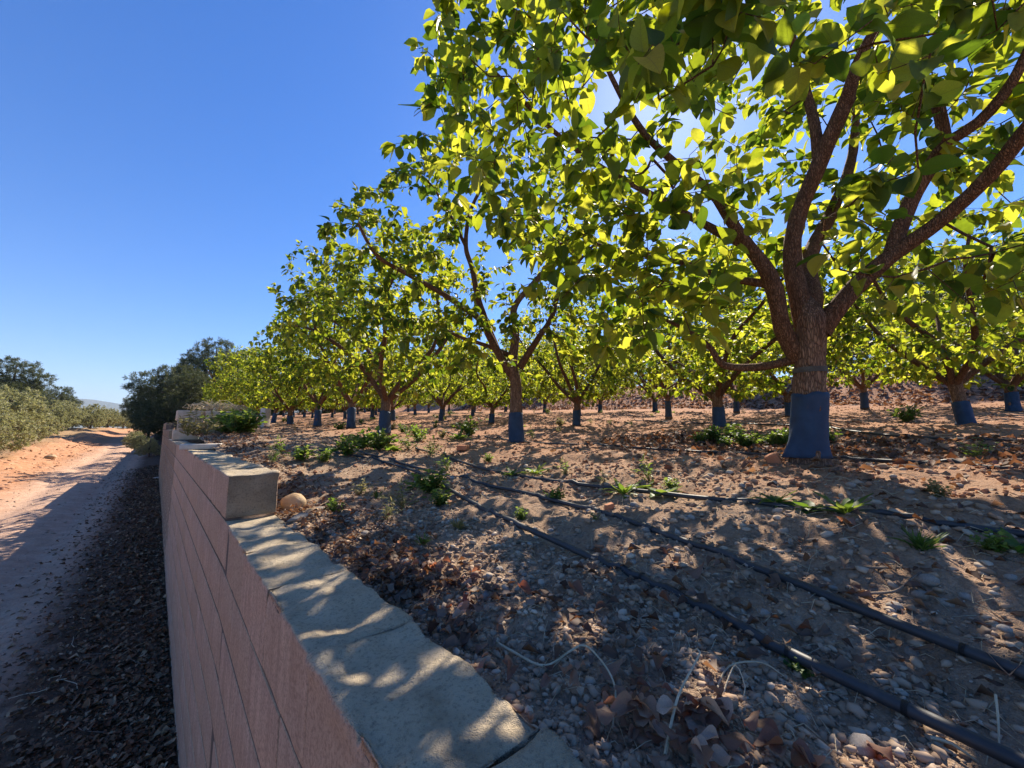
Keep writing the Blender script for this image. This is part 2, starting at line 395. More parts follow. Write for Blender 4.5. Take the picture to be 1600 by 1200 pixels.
# ------------------------------------------------------------------ block wall
BL, BH, BT = .405, .2, .2
TOP0 = CAMZ - .417
def rough_box(sx, sy, sz, nx, ny, nz, amp, seed, bev=.006, freq=14, topamp=None):
    """closed box grid with rounded edges and uneven faces, centred in x,y, base at z=0"""
    mb = MB()
    def face(o, u, v, nu, nv):
        def gl(m, Ln): return np.concatenate([[0], np.linspace(bev / Ln, 1 - bev / Ln, max(m, 2) - 1) if m > 2 else [bev / Ln, 1 - bev / Ln], [1]])
        a = gl(nu, np.linalg.norm(u)); b = gl(nv, np.linalg.norm(v)); A, B = np.meshgrid(a, b); nu, nv = len(a) - 1, len(b) - 1
        P = np.array(o) + A[..., None] * np.array(u) + B[..., None] * np.array(v)
        i = np.arange((nu + 1) * (nv + 1)).reshape(nv + 1, nu + 1)
        mb.put(P.reshape(-1, 3), np.stack([i[:-1, :-1], i[:-1, 1:], i[1:, 1:], i[1:, :-1]], -1).reshape(-1, 4))
    x, y, z = sx / 2, sy / 2, sz
    face((-x, -y, z), (sx, 0, 0), (0, sy, 0), nx, ny); face((-x, y, 0), (sx, 0, 0), (0, -sy, 0), nx, ny)
    face((-x, -y, 0), (sx, 0, 0), (0, 0, sz), nx, nz); face((x, y, 0), (-sx, 0, 0), (0, 0, sz), nx, nz)
    face((-x, y, 0), (0, -sy, 0), (0, 0, sz), ny, nz); face((x, -y, 0), (0, sy, 0), (0, 0, sz), ny, nz)
    v = np.vstack(mb.v); f = np.vstack(mb.f)
    # weld
    key = np.round(v, 5); _, idx, inv = np.unique(key, axis=0, return_index=True, return_inverse=True)
    v = v[idx]; f = inv.reshape(-1)[f]
    # rounded edges: pull towards inner box
    inner = np.clip(v, (-x + bev, -y + bev, bev), (x - bev, y - bev, z - bev))
    d = v - inner; L = np.linalg.norm(d, axis=1, keepdims=True)
    v = np.where(L > bev, inner + d / np.maximum(L, 1e-9) * bev, v)
    n = d / np.maximum(L, 1e-9)
    a = amp * fbm(v[:, 0] * freq + seed * 7.1, v[:, 1] * freq, v[:, 2] * freq + .37, o=3, seed=seed)
    if topamp is not None: a = a + topamp * fbm(v[:, 0] * 11 + seed, v[:, 1] * 11, v[:, 2] * 11 + .3, o=4, seed=seed + 3) * sstep(v[:, 2], z * .8, z)
    return v + n * a[:, None], f
def box_mesh(name, s, n, amp, seed, mat, **k):
    v, f = rough_box(*s, *n, amp, seed, **k); return np_mesh(name, v, f, [mat])
wall = empty('block_wall', (.33, 2.2, 0))
tag(wall, 'long retaining wall of pink concrete blocks with stepped weathered grey top', 'wall')
G = .005
plain = [box_mesh('block', (BT, BL - .003, BH - .008), (1, 1, 1), 0, 0, M['block'], bev=.006) for i in range(1)]
# bevelled plain block: 3 x 3 x 3 grid keeps the chamfer
plain = [box_mesh('block', (BT, BL - .0038, BH - .013), (2, 2, 2), .0006, 10 + i, M['block'], bev=.0035) for i in range(4)]
capped = [box_mesh('capping_block', (BT + .004, BL - .001, BH - .008), (22, 40, 12), .0018, 30 + i, M['block'], bev=.004, topamp=.011) for i in range(6)]
brk = random.Random(3)
far_mb = MB(); core = MB()
def wallpos(y):
    yy = float(y); return float(XW(yy)) + BT / 2, (0 if yy < 2.24 else .021)
for k in range(-3, 11):
    z = TOP0 - BH * (k + 1)
    y0 = {-1: 2.2425, -2: 11.76, -3: 14.9}.get(k, -1.2)
    y1 = 19.0
    yj = .8225 + (.2025 if k % 2 else 0) - 8 * BL
    n = 0
    while yj < y1:
        ya = yj; yj += BL
        if ya < y0 - .01 and yj < y0 + .01: continue
        if ya < y0 - .01: continue
        yc = ya + BL / 2
        if z + BH < 0.03 * max(0, yc - 4) - .15: continue
        cx, rz = wallpos(yc)
        istop = (k == 0 and yc < 2.24) or (k == -1 and yc < 11.76) or (k == -2 and yc < 14.9) or k == -3
        jit = brk.uniform(-.0006, .0006)
        if yc < 7.6:
            me = capped[brk.randrange(6)] if istop else plain[brk.randrange(4)]
            b = add('block', me, wall, (cx - .33 + jit, yc - 2.2, z + .006), (0, 0, rz + (math.pi if brk.random() < .5 and not istop else 0)))
        else:
            v, f = rough_box(BT, BL - .003, BH - .013, 2, 2, 2, 0, 1, bev=.005)
            far_mb.put(v + np.array([cx - .33 + jit, yc - 2.2, z + .002]), f)
tag(add('block', far_mb.mesh('far_blocks', [M['block']]), wall), kind='stuff')
# mortar core between the faces
def core_seg(ya, yb, top):
    xa, xb = float(XW(ya)), float(XW(yb)); m = .0028
    v = [(xa + m, ya, -.6), (xa + BT - m, ya, -.6), (xb + BT - m, yb, -.6), (xb + m, yb, -.6)]
    v = v + [(a_, b_, top) for a_, b_, _ in v]
    f = [(0, 3, 2, 1), (4, 5, 6, 7), (0, 1, 5, 4), (1, 2, 6, 5), (2, 3, 7, 6), (3, 0, 4, 7)]
    core.put(np.array(v) - np.array([.33, 2.2, 0]), f)
core_seg(-1.15, 2.236, TOP0 - .02); core_seg(2.2485, 11.7, TOP0 + BH - .02); core_seg(11.766, 14.85, TOP0 + 2 * BH - .02); core_seg(14.906, 18.9, TOP0 + 3 * BH - .02)
add('mortar', core.mesh('mortar', [M['mortar']], False), wall)

# ------------------------------------------------------------------ skeleton / tubes / leaves for trees
def sweep(mb, P, rad, sides, cap=True, wob=0, seed=0):
    P = np.asarray(P, float); n = len(P)
    T = np.gradient(P, axis=0) if n > 2 else np.repeat((P[-1] - P[0])[None], n, 0)
    T /= np.maximum(np.linalg.norm(T, axis=1, keepdims=True), 1e-9)
    ref = np.array([1., 0, 0]) if abs(T[0][0]) < .8 else np.array([0, 1., 0])
    u = ref - T[0] * ref.dot(T[0]); u /= np.linalg.norm(u); rings = []
    th = np.arange(sides) / sides * 2 * math.pi
    for i in range(n):
        u = u - T[i] * u.dot(T[i]); u /= max(np.linalg.norm(u), 1e-9); w_ = np.cross(T[i], u)
        rr = rad[i] * np.ones(sides)
        if wob: rr = rr * (1 + wob * fbm(np.cos(th) * 1.3 + seed, np.sin(th) * 1.3 + P[i][2] * 5, np.full(sides, i * .21 + .13), o=3, seed=seed))
        rings.append(P[i] + (np.cos(th) * rr)[:, None] * u + (np.sin(th) * rr)[:, None] * w_)
    V = np.vstack(rings); i = np.arange(n * sides).reshape(n, sides); j = np.roll(i, -1, axis=1)
    F = np.stack([i[:-1], j[:-1], j[1:], i[1:]], -1).reshape(-1, 4)
    F = np.vstack([F[:, [0, 1, 2]], F[:, [0, 2, 3]]])
    if cap:
        V = np.vstack([V, P[-1] + T[-1] * rad[-1] * .25]); c = len(V) - 1
        F = np.vstack([F, np.stack([i[-1], j[-1], np.full(sides, c)], -1)])
    mb.put(V, F)
def spline(P, Rr, step):
    P = np.asarray(P, float); Rr = np.asarray(Rr, float); out, ro = [], []
    n = len(P)
    for i in range(n - 1):
        p0 = P[max(i - 1, 0)]; p1 = P[i]; p2 = P[i + 1]; p3 = P[min(i + 2, n - 1)]
        m = max(1, int(round(np.linalg.norm(p2 - p1) / step)))
        for k in range(m):
            t = k / m
            out.append(.5 * ((2 * p1) + (-p0 + p2) * t + (2 * p0 - 5 * p1 + 4 * p2 - p3) * t * t + (-p0 + 3 * p1 - 3 * p2 + p3) * t ** 3))
            ro.append(Rr[i] * (1 - t) + Rr[i + 1] * t)
    out.append(P[-1]); ro.append(Rr[-1]); return np.array(out), np.array(ro)

def grow(limbs, cloud, r0=.0022, seg=.11, droop=.0, g=None, up=.10):
    """limbs: list of (points, radii) polylines; cloud: tips.  Returns twig chains [(pts, radii)], twig node list (pos, dir)"""
    g = g or np.random.default_rng(1)
    pos, par, lim = [], [], []
    for P, Rr in limbs:
        P, Rr = spline(P, Rr, .1)
        for i in range(len(P)):
            pos.append(P[i]); par.append(-1 if i == 0 else len(pos) - 2); lim.append(Rr[i])
    L0 = len(pos)
    pos = np.array(pos); ok = np.array([r < .06 for r in lim])
    order = []
    d = np.min(np.linalg.norm(cloud[:, None] - pos[None][:, ok], axis=2), axis=1)
    arr = np.empty((L0 + len(cloud) * 14, 3)); arr[:L0] = pos; n = L0; usable = np.zeros(len(arr), bool); usable[:L0] = ok
    for q in np.argsort(d):
        t = cloud[q]
        idx = np.nonzero(usable[:n])[0]
        df = t - arr[idx]; dd = np.linalg.norm(df, axis=1) + .25 * np.clip(-df[:, 2], 0, None)
        j = idx[np.argmin(dd)]; base = arr[j]; L = np.linalg.norm(t - base)
        if L < .03: continue
        m = min(12, max(1, int(L / seg))); prev = j
        bend = g.normal(0, .10 * L, 3); bend[2] += up * L
        for s in range(1, m + 1):
            u = s / m; p = base + (t - base) * u + bend * (u * (1 - u)) * 1.6 + g.normal(0, .008, 3) * (s < m)
            arr[n] = p; par.append(prev); usable[n] = True; prev = n; n += 1
    P = arr[:n]; par = np.array(par); rad = np.zeros(n); ch = [[] for _ in range(n)]
    for i in range(n):
        if par[i] >= 0: ch[par[i]].append(i)
    acc = np.zeros(n)
    for i in range(n - 1, L0 - 1, -1):
        acc[i] = max(acc[i], 1.0)
        if par[i] >= L0: acc[par[i]] += acc[i] if len(ch[par[i]]) > 1 else acc[i] * 1.02
    rad[L0:] = r0 * np.maximum(acc[L0:], 1) ** .42
    chains, nodes, done = [], [], np.zeros(n, bool)
    for i in range(L0, n):
        if done[i]: continue
        c = [i]; done[i] = True
        while True:
            k = [x for x in ch[c[-1]] if not done[x]]
            if not k: break
            b = max(k, key=lambda x: acc[x]); done[b] = True; c.append(b)
        pp = [P[par[i]]] + [P[x] for x in c]; rr = [min(rad[c[0]], lim[par[i]] if par[i] < L0 else rad[par[i]])] + [rad[x] for x in c]
        chains.append((np.array(pp), np.array(rr)))
        for a_ in range(1, len(pp)):
            if rr[a_] < r0 * 3.4: nodes.append((pp[a_], pp[a_] - pp[a_ - 1]))
    return chains, np.array([x[0] for x in nodes]), np.array([x[1] for x in nodes])

def leaf_template(kind, n, seed):
    """pointed oval leaf along +Y, unit length, folded along its midrib and curled"""
    g = random.Random(seed); mb = MB()
    wmax = {'persimmon': .33, 'dead': .31, 'lance': .13, 'broad': .36}[kind]
    ts = np.linspace(0, 1, n)
    fold = g.uniform(.15, .6); curl = g.uniform(-.1, .95) if kind != 'dead' else g.uniform(.1, .7); roll = g.uniform(-.25, .25); rp = g.uniform(0, 6)
    V = []
    for i, t in enumerate(ts):
        wv = wmax * (math.sin(math.pi * t ** .80) ** .75) * (1 - .22 * t) if 0 < t < 1 else 0
        zc = -curl * .5 * t * t; yc = t * (1 - .12 * curl * t)
        wav = .03 * math.sin(7 * t + rp)
        if kind == 'dead': wav = .10 * math.sin(6 * t + rp)
        for s in ((-1, -.5, 0, .5, 1) if n > 5 else (-1, 0, 1)):
            z = zc + abs(s) ** 1.3 * wv * fold + s * roll * wv + wav * abs(s)
            if kind == 'dead': z += abs(s) ** 2 * wv * .9 * math.sin(rp + t * 2.5)
            V.append((s * wv, yc, z))
    m = 5 if n > 5 else 3
    F = []
    for i in range(n - 1):
        for j in range(m - 1):
            a_ = i * m + j; F.append((a_, a_ + 1, a_ + m + 1, a_ + m))
    return np.array(V), np.array(F)
def weld(V, F):
    """merge the collapsed end rows and drop zero faces"""
    _, idx, inv = np.unique(np.round(V, 5), axis=0, return_index=True, return_inverse=True); inv = inv.reshape(-1)
    F = np.vstack([F[:, [0, 1, 2]], F[:, [0, 2, 3]]]); F = inv[F]
    F = F[(F[:, 0] != F[:, 1]) & (F[:, 1] != F[:, 2]) & (F[:, 0] != F[:, 2])]
    return V[idx], F
LT = {k: [weld(*leaf_template(k, 5 if k == 'persimmon' else 4, 5 + i)) for i in range(7)] for k in ('persimmon', 'dead', 'lance', 'broad')}
LTH = {k: [weld(*leaf_template(k, 9, 5 + i)) for i in range(8)] for k in ('persimmon', 'dead')}

def frames(axis, normal):
    a_ = axis / np.maximum(np.linalg.norm(axis, axis=1, keepdims=True), 1e-9)
    n_ = normal - a_ * np.sum(a_ * normal, 1, keepdims=True); n_ /= np.maximum(np.linalg.norm(n_, axis=1, keepdims=True), 1e-9)
    x_ = np.cross(a_, n_); return np.stack([x_, a_, n_], -1)            # columns x,y,z
def stamp(templates, pos, F3, size, name, mat, g):
    """many leaves in one mesh"""
    k = g.integers(0, len(templates), len(pos)); Vs, Fs, n = [], [], 0
    for i, (V, F) in enumerate(templates):
        s = np.nonzero(k == i)[0]
        if not len(s): continue
        W = np.einsum('nij,vj->nvi', F3[s], V) * size[s][:, None, None] + pos[s][:, None, :]
        Vs.append(W.reshape(-1, 3)); Fs.append((F[None] + (np.arange(len(s)) * len(V))[:, None, None]).reshape(-1, 3) + n); n += len(s) * len(V)
    return np_mesh(name, np.vstack(Vs), np.vstack(Fs), [mat])
def leaves_at(nodes, dirs, per, g, lo=.075, hi=.135, droop=.45, centre=None):
    N = len(nodes); rep = np.repeat(np.arange(N), per)
    d = dirs[rep] / np.maximum(np.linalg.norm(dirs[rep], axis=1, keepdims=True), 1e-6)
    rnd = g.normal(0, 1, (len(rep), 3)); rnd -= d * np.sum(rnd * d, 1, keepdims=True); rnd /= np.linalg.norm(rnd, axis=1, keepdims=True)
    ax = d * .45 + rnd * .85; ax[:, 2] -= droop * g.uniform(.2, 1.5, len(rep))
    nrm = g.normal(0, .42, (len(rep), 3)); nrm[:, 2] += 1.0
    ax /= np.linalg.norm(ax, axis=1, keepdims=True)
    pos = nodes[rep] - dirs[rep] * g.uniform(0, .9, (len(rep), 1)) + ax * .014
    return pos, frames(ax, nrm), g.uniform(lo, hi, len(rep)) * np.where(g.random(len(rep)) < .2, .65, 1)

def trunk_mesh(name, limbs, chains, mats, wob=.10, thin=0):
    mb = MB(); cnt = []
    for i, (P, Rr) in enumerate(limbs):
        P, Rr = spline(P, Rr, .045 if i == 0 else .06); sweep(mb, P, Rr, 22 if i == 0 else 12, True, wob, i + 3)
    nb = sum(len(f) for f in mb.f)
    n0 = len(mb.f[0])
    for P, Rr in chains:
        if Rr.max() < thin: continue
        sweep(mb, P, Rr, 7 if Rr.max() > .012 else 4, True)
    V = np.vstack(mb.v); F = np.vstack(mb.f)
    mi = np.ones(len(F), int); mi[:n0] = 0
    return np_mesh(name, V, F, mats, True, mi)
def guard_mesh(limb, h, seed, z0=.03, tear=False):
    TP, TR = spline(limb[0], limb[1], .02)
    ns, nz = 40, 14; th = np.arange(ns) / ns * 2 * math.pi; rings = []
    for layer in (0, 1):
        for k in range(nz + 1):
            t = k / nz; zq = z0 + h * t; cx_, cy_, r = (np.interp(zq, TP[:, 2], q) for q in (TP[:, 0], TP[:, 1], TR)); r = r * 1.09 + .004
            rr = r + .007 * fbm(np.cos(th) * 1.5 + 3, np.sin(th) * 1.5 + seed, np.full(ns, t * 2.3 + .11), o=3, seed=seed) - layer * .0025
            zz = z0 + h * t + (.006 + .012 * t) * fbm(np.cos(th) * 2, np.sin(th) * 2, np.full(ns, seed + .3 + t), o=2, seed=seed + 2)
            if tear and t < .5: rr = rr + .045 * (1 - t * 2) * np.exp(-((np.angle(np.exp(1j * (th - 2.4)))) / .35) ** 2)
            rings.append(np.stack([cx_ + np.cos(th) * rr, cy_ + np.sin(th) * rr, zz], -1))
    V = np.vstack(rings); i = np.arange(len(V)).reshape(2 * (nz + 1), ns); j = np.roll(i, -1, 1); Fs = []
    m = nz + 1
    Fs.append(np.stack([i[:m - 1], j[:m - 1], j[1:m], i[1:m]], -1).reshape(-1, 4))
    Fs.append(np.stack([i[m:-1], i[m + 1:], j[m + 1:], j[m:-1]], -1).reshape(-1, 4))
    Fs.append(np.stack([i[m - 1], j[m - 1], j[-1], i[-1]], -1).reshape(-1, 4)); Fs.append(np.stack([j[0], i[0], i[m], j[m]], -1).reshape(-1, 4))
    return np_mesh('trunk_guard', V, np.vstack(Fs), [M['guard']])

# ---- generic orchard tree (origin at its foot)
def orchard_variant(seed, Hh, Rc, npts, per, tr, lean=(0, 0), low=.48, nl=5, fork=.62):
    g = np.random.default_rng(seed)
    lx, ly = lean
    f = np.array([lx * fork, ly * fork, fork])
    limbs = [([(0, 0, -.12), (0, 0, 0), (lx * .12, ly * .12, .12), (lx * .4, ly * .4, .4), tuple(f)], [tr * 1.65, tr * 1.32, tr * 1.08, tr * .98, tr * 1.0])]
    a0 = g.uniform(0, 6.28)
    for k in range(nl):
        a_ = a0 + k * 6.28 / nl + g.normal(0, .25); el = g.uniform(.7, 1.15); L = (Hh - fork) * g.uniform(.72, .95)
        P = [f - np.array([0, 0, .10]), ]; d = np.array([math.cos(a_) * math.cos(el * .75), math.sin(a_) * math.cos(el * .75), math.sin(el * .75)]); p = f.copy()
        rr = [tr * .55]
        for s in range(4):
            p = p + d * L / 4; d = d + g.normal(0, .22, 3) + np.array([0, 0, .13]); d /= np.linalg.norm(d); P.append(p); rr.append(tr * (.5 - .1 * s))
        limbs.append((P, rr))
    c = []
    while len(c) < npts:
        q = g.uniform(-1, 1, 3); n = np.linalg.norm(q)
        if n > 1 or n < .45: continue
        z = low + (Hh - low) * (q[2] * .5 + .5); rs = Rc * (1.0 if z > low + .5 else .85 + .1)
        p = np.array([q[0] * rs, q[1] * rs, z])
        if fbm(p[0:1] * 1.1 + seed, p[1:2] * 1.1, p[2:3] * 1.1, o=2, seed=seed)[0] < -.22: continue
        c.append(p + np.array([lx, ly, 0]) * z)
    c = np.array(c)
    chains, N, D = grow(limbs, c, g=g)
    pos, F3, sz = leaves_at(N, D, per, g)
    return limbs, chains, pos, F3, sz, g
def finish_tree(name, seed, data, tr, gh, tear=False):
    limbs, chains, pos, F3, sz, g = data
    t = trunk_mesh(name + '_wood', limbs, chains, [M['bark'], M['limb']])
    cme = stamp(LT['persimmon'], pos, F3, sz, name + '_leaves', M['leaf'], g)
    gm = guard_mesh(limbs[0], gh, seed, tear=tear)
    return t, cme, gm
def place_tree(mes, loc, rz, label, group, sc=1.0):
    r = empty('persimmon_tree', loc, rz); r.scale = (sc, sc, sc * prs.uniform(.86, 1.14))
    tag(r, label, 'tree', group)
    add('trunk', mes[0], r); tag(add('crown', mes[1], r), kind='stuff'); add('trunk_guard', mes[2], r)
    return r
specs = [(101, 3.1, 1.75, 560, 6, .080, (.02, .05)), (102, 3.45, 1.85, 600, 6, .083, (-.05, 0)), (103, 2.9, 1.7, 540, 6, .074, (.1, -.04)), (104, 3.3, 1.8, 580, 6, .08, (0, .08)), (105, 3.0, 1.65, 540, 6, .07, (-.12, .1))]
VAR = [finish_tree('persimmon_variant', s, orchard_variant(s, h, rc, n, per, tr, ln), tr, .28 + .17 * ((s * 37) % 10) / 10) for s, h, rc, n, per, tr, ln in specs]

def gz(x, y): return float(H0(x, y))
# ---- the tree in front (traced limbs)
T1 = np.array([2.96, .58]); T1z = gz(*T1)
def W(px, py, d):                                   # pixel and horizontal distance -> tree-local point
    p = at_dist(px, py, d); return p - np.array([T1[0], T1[1], T1z])
d1 = math.hypot(*T1)
base = np.array([0, 0, 0.])
fork = W(1268, 500, d1)
tr = .098
L1 = [
    ([(0, 0, -.15), (0, 0, 0), (0, 0, .10), W(1264, 640, d1), W(1266, 560, d1), fork, W(1256, 462, d1 + .02)], [.140, .112, .090, .083, .080, .084, .02]),
    ([W(1250, 560, d1), W(1222, 510, d1 - .06), W(1206, 440, d1 - .12), W(1170, 385, d1 - .18), W(1142, 345, d1 - .25), W(1110, 300, d1 - .35), W(1050, 250, d1 - .5), W(1000, 200, d1 - .62), W(955, 120, d1 - .72), W(930, 60, d1 - .78)], [.055, .050, .045, .038, .032, .027, .022, .019, .015, .011]),
    ([W(1266, 560, d1), W(1256, 490, d1 + .01), W(1238, 415, d1 + .04), W(1245, 345, d1 + .06), W(1278, 262, d1 + .05), W(1304, 200, d1 + .02), W(1326, 152, d1)], [.055, .062, .055, .050, .048, .046, .044]),
    ([W(1280, 258, d1 + .05), W(1274, 205, d1 + .05), W(1262, 150, d1 + .1), W(1240, 70, d1 + .05), W(1225, -20, d1), W(1205, -120, d1)], [.036, .032, .028, .024, .02, .016]),
    ([W(1320, 165, d1), W(1345, 90, d1 - .1), W(1380, 20, d1 - .15), W(1400, -60, d1 - .2)], [.04, .032, .026, .02]),
    ([W(1280, 520, d1), W(1330, 455, d1 + .06), W(1396, 398, d1 + .1), W(1470, 345, d1 + .08), W(1540, 280, d1), W(1600, 208, d1 - .1), W(1680, 110, d1 - .2), W(1760, 0, d1 - .3)], [.055, .050, .044, .038, .035, .032, .027, .02]),
    ([W(1392, 400, d1 + .1), W(1420, 320, d1 + .16), W(1452, 262, d1 + .2), W(1474, 225, d1 + .2), W(1470, 185, d1 + .2), W(1462, 152, d1 + .2)], [.040, .038, .037, .034, .030, .028]),
    ([W(1474, 225, d1 + .2), W(1530, 190, d1 + .2), W(1580, 130, d1 + .2), W(1620, 50, d1 + .2)], [.034, .03, .024, .018]),
    ([W(1242, 562, d1), W(1185, 574, d1 - .02), W(1130, 571, d1 - .05), W(1112, 545, d1 - .08), W(1080, 520, d1 - .12), W(1040, 500, d1 - .2)], [.030, .026, .023, .019, .016, .012]),
    ([W(1208, 445, d1 - .12), W(1130, 432, d1 - .05), W(1070, 412, d1 + .02), W(1000, 398, d1 + .1), W(930, 380, d1 + .2), W(880, 340, d1 + .3)], [.028, .023, .020, .017, .014, .010]),
    ([W(1170, 385, d1 - .18), W(1090, 345, d1 - .1), W(1010, 300, d1 + .0), W(930, 255, d1 + .05), W(860, 200, d1 + .0), W(790, 130, d1 - .1), W(720, 60, d1 - .15)], [.032, .027, .024, .021, .018, .015, .010]),
    ([W(1266, 530, d1), W(1268, 470, d1 + .08), W(1264, 405, d1 + .3), W(1300, 330, d1 + .7), W(1330, 250, d1 + 1.0), W(1340, 150, d1 + 1.2)], [.05, .06, .05, .042, .034, .024]),
]
g1 = np.random.default_rng(11)
# clumps of twigs: (pixel x, pixel y, distance, radius, count)
clumps = []
for y_ in range(-260, 580, 58):
    for x_ in range(650, 1760, 62):
        clumps.append((x_ + g1.normal(0, 14), y_ + g1.normal(0, 14)))
cl = []
for x_, y_ in clumps:
    lim = 655 if y_ < 245 else 655 + (y_ - 245) * 1.0         # ragged left and lower outline of the crown
    if x_ < lim: continue
    bottom = 545 if x_ < 1120 else 440
    if y_ > bottom: continue
    core_ = 1130 < x_ < 1480 and 60 < y_ < 600                  # open heart of the vase-pruned tree
    dens = 1.0
    for rep in range(5 if (x_ < 1160 and y_ > 270) else 3):
        if core_:
            d = g1.uniform(3.3, 4.5) if g1.random() < .80 else g1.uniform(1.9, 2.7)
        elif x_ < 1130: d = g1.uniform(2.05, 3.7)
        else: d = g1.uniform(2.1, 4.4)
        if core_ and 1180 < x_ < 1420 and 250 < y_ < 500 and d < 3: continue
        v = ray(x_, y_); el = math.atan2(v[2], math.hypot(v[0], v[1]))
        if y_ < -95 or x_ > 1660: continue
        if d * math.tan(el) > 3.0: d = 2.9 / math.tan(el)
        if d < .95: continue
        pw = at_dist(x_, y_, d)
        if fbm(pw[0:1] * 1.5, pw[1:2] * 1.5, pw[2:3] * 1.5, o=2, seed=55)[0] < -.20: continue
        cl.append((x_, y_, d, .19, 3))
# heavy big-leaved sprays hanging close overhead
for x_, y_, d, n in ((1080, 40, 1.45, 10), (1000, 90, 1.7, 8), (1400, 60, 1.7, 5), (1290, 40, 1.6, 7), (930, 250, 1.95, 8), (900, 60, 1.8, 8), (1330, 330, 2.2, 8), (1010, 330, 2.2, 8), (960, 420, 2.3, 6), (870, 400, 2.4, 6), (1400, 370, 2.3, 6), (1140, 20, 1.25, 12), (1060, -20, 1.2, 12), (980, 30, 1.5, 10), (840, 40, 1.9, 9), (760, 60, 2.1, 9), (820, 150, 2.2, 9), (720, 150, 2.3, 8), (890, 180, 2.1, 9), (700, 30, 2.2, 8), (960, 300, 2.2, 8), (1100, 130, 2.0, 7)):
    cl.append((x_, y_, d, .17, n))
pts = []
for x_, y_, d, r_, n in cl:
    c_ = W(x_, y_, d)
    for k in range(n): pts.append(c_ + g1.normal(0, r_ * .6, 3))
pts = np.array(pts); pts = pts[pts[:, 2] > .62]
Wp = pts + np.array([T1[0], T1[1], T1z - CAMZ]); pts = pts[np.linalg.norm(Wp, axis=1) > 1.15]
chains, N, D = grow(L1, pts, g=g1, r0=.0020)
pos, F3, sz = leaves_at(N, D, 4, g1, .085, .15)
keep = np.linalg.norm(pos + np.array([T1[0], T1[1], T1z - CAMZ]), axis=1) > .95
pos, F3, sz = pos[keep], F3[keep], sz[keep]
print('front tree: tips', len(pts), 'leaves', len(pos))
def frustum(p):
    q = p - np.array([0, 0, CAMZ]); xr = q[:, 0] * math.cos(_a) - q[:, 1] * math.sin(_a); fw = q[:, 0] * math.sin(_a) + q[:, 1] * math.cos(_a)
    f_ = fw * math.cos(_p) + q[:, 2] * math.sin(_p); u_ = -fw * math.sin(_p) + q[:, 2] * math.cos(_p)
    return (f_ > .2) & (np.abs(xr / f_) < 1.33) & (np.abs(u_ / f_) < 1.0), np.linalg.norm(q, axis=1)
def big_leaves(root, org, pos, F3, sz, count, meshes):
    inv, dist = frustum(pos + org); score = np.where(inv, sz / dist, 0); o_ = np.argsort(-score)[:count]
    for k, i in enumerate(o_):
        lf = bpy.data.objects.new('leaf', meshes[k % len(meshes)]); COL.objects.link(lf); lf.parent = root
        m = Matrix(((*F3[i][0], 0), (*F3[i][1], 0), (*F3[i][2], 0), (0, 0, 0, 1)))
        lf.matrix_local = Matrix.Translation(Vector(pos[i])) @ m @ Matrix.Scale(sz[i], 4)
    rest = np.ones(len(pos), bool); rest[o_] = False; return rest
leafm = [np_mesh('leaf', V, F, [M['leaf1']]) for V, F in LTH['persimmon']]
t1 = empty('persimmon_tree', (T1[0], T1[1], T1z))
tag(t1, 'large spreading persimmon tree with thick bare limbs and torn blue guard on its trunk', 'tree', 'persimmon trees of the orchard')
add('trunk', trunk_mesh('front_tree_wood', L1, chains, [M['bark'], M['limb']], .12), t1)
rest = big_leaves(t1, np.array([T1[0], T1[1], T1z]), pos, F3, sz, 300, leafm)
tag(add('crown', stamp(LT['persimmon'], pos[rest], F3[rest], sz[rest], 'front_tree_leaves', M['leaf'], g1), t1), kind='stuff')
gd = add('trunk_guard', guard_mesh(L1[0], .385, 5, .04, True), t1); gd['label'] = 'blue mesh guard torn open at its lower edge'
# old strip of tape round the bark
tp = MB(); th = np.linspace(0, 2 * math.pi, 33)
zt = (at_dist(1270, 577, d1)[2] - T1z)
q_, r_ = spline(*L1[0], .02); j_ = int(np.argmin(np.abs(q_[:, 2] - zt))); sweep(tp, [q_[j_] - np.array([0, 0, .016]), q_[j_] + np.array([0, 0, .016])], [r_[j_] * 1.10] * 2, 26, False)
add('bark_tape', tp.mesh('bark_tape', [mat_plain('faded_tape', [(.3, (.05, .045, .04)), (.7, (.10, .10, .09))], 20, .7)]), t1)

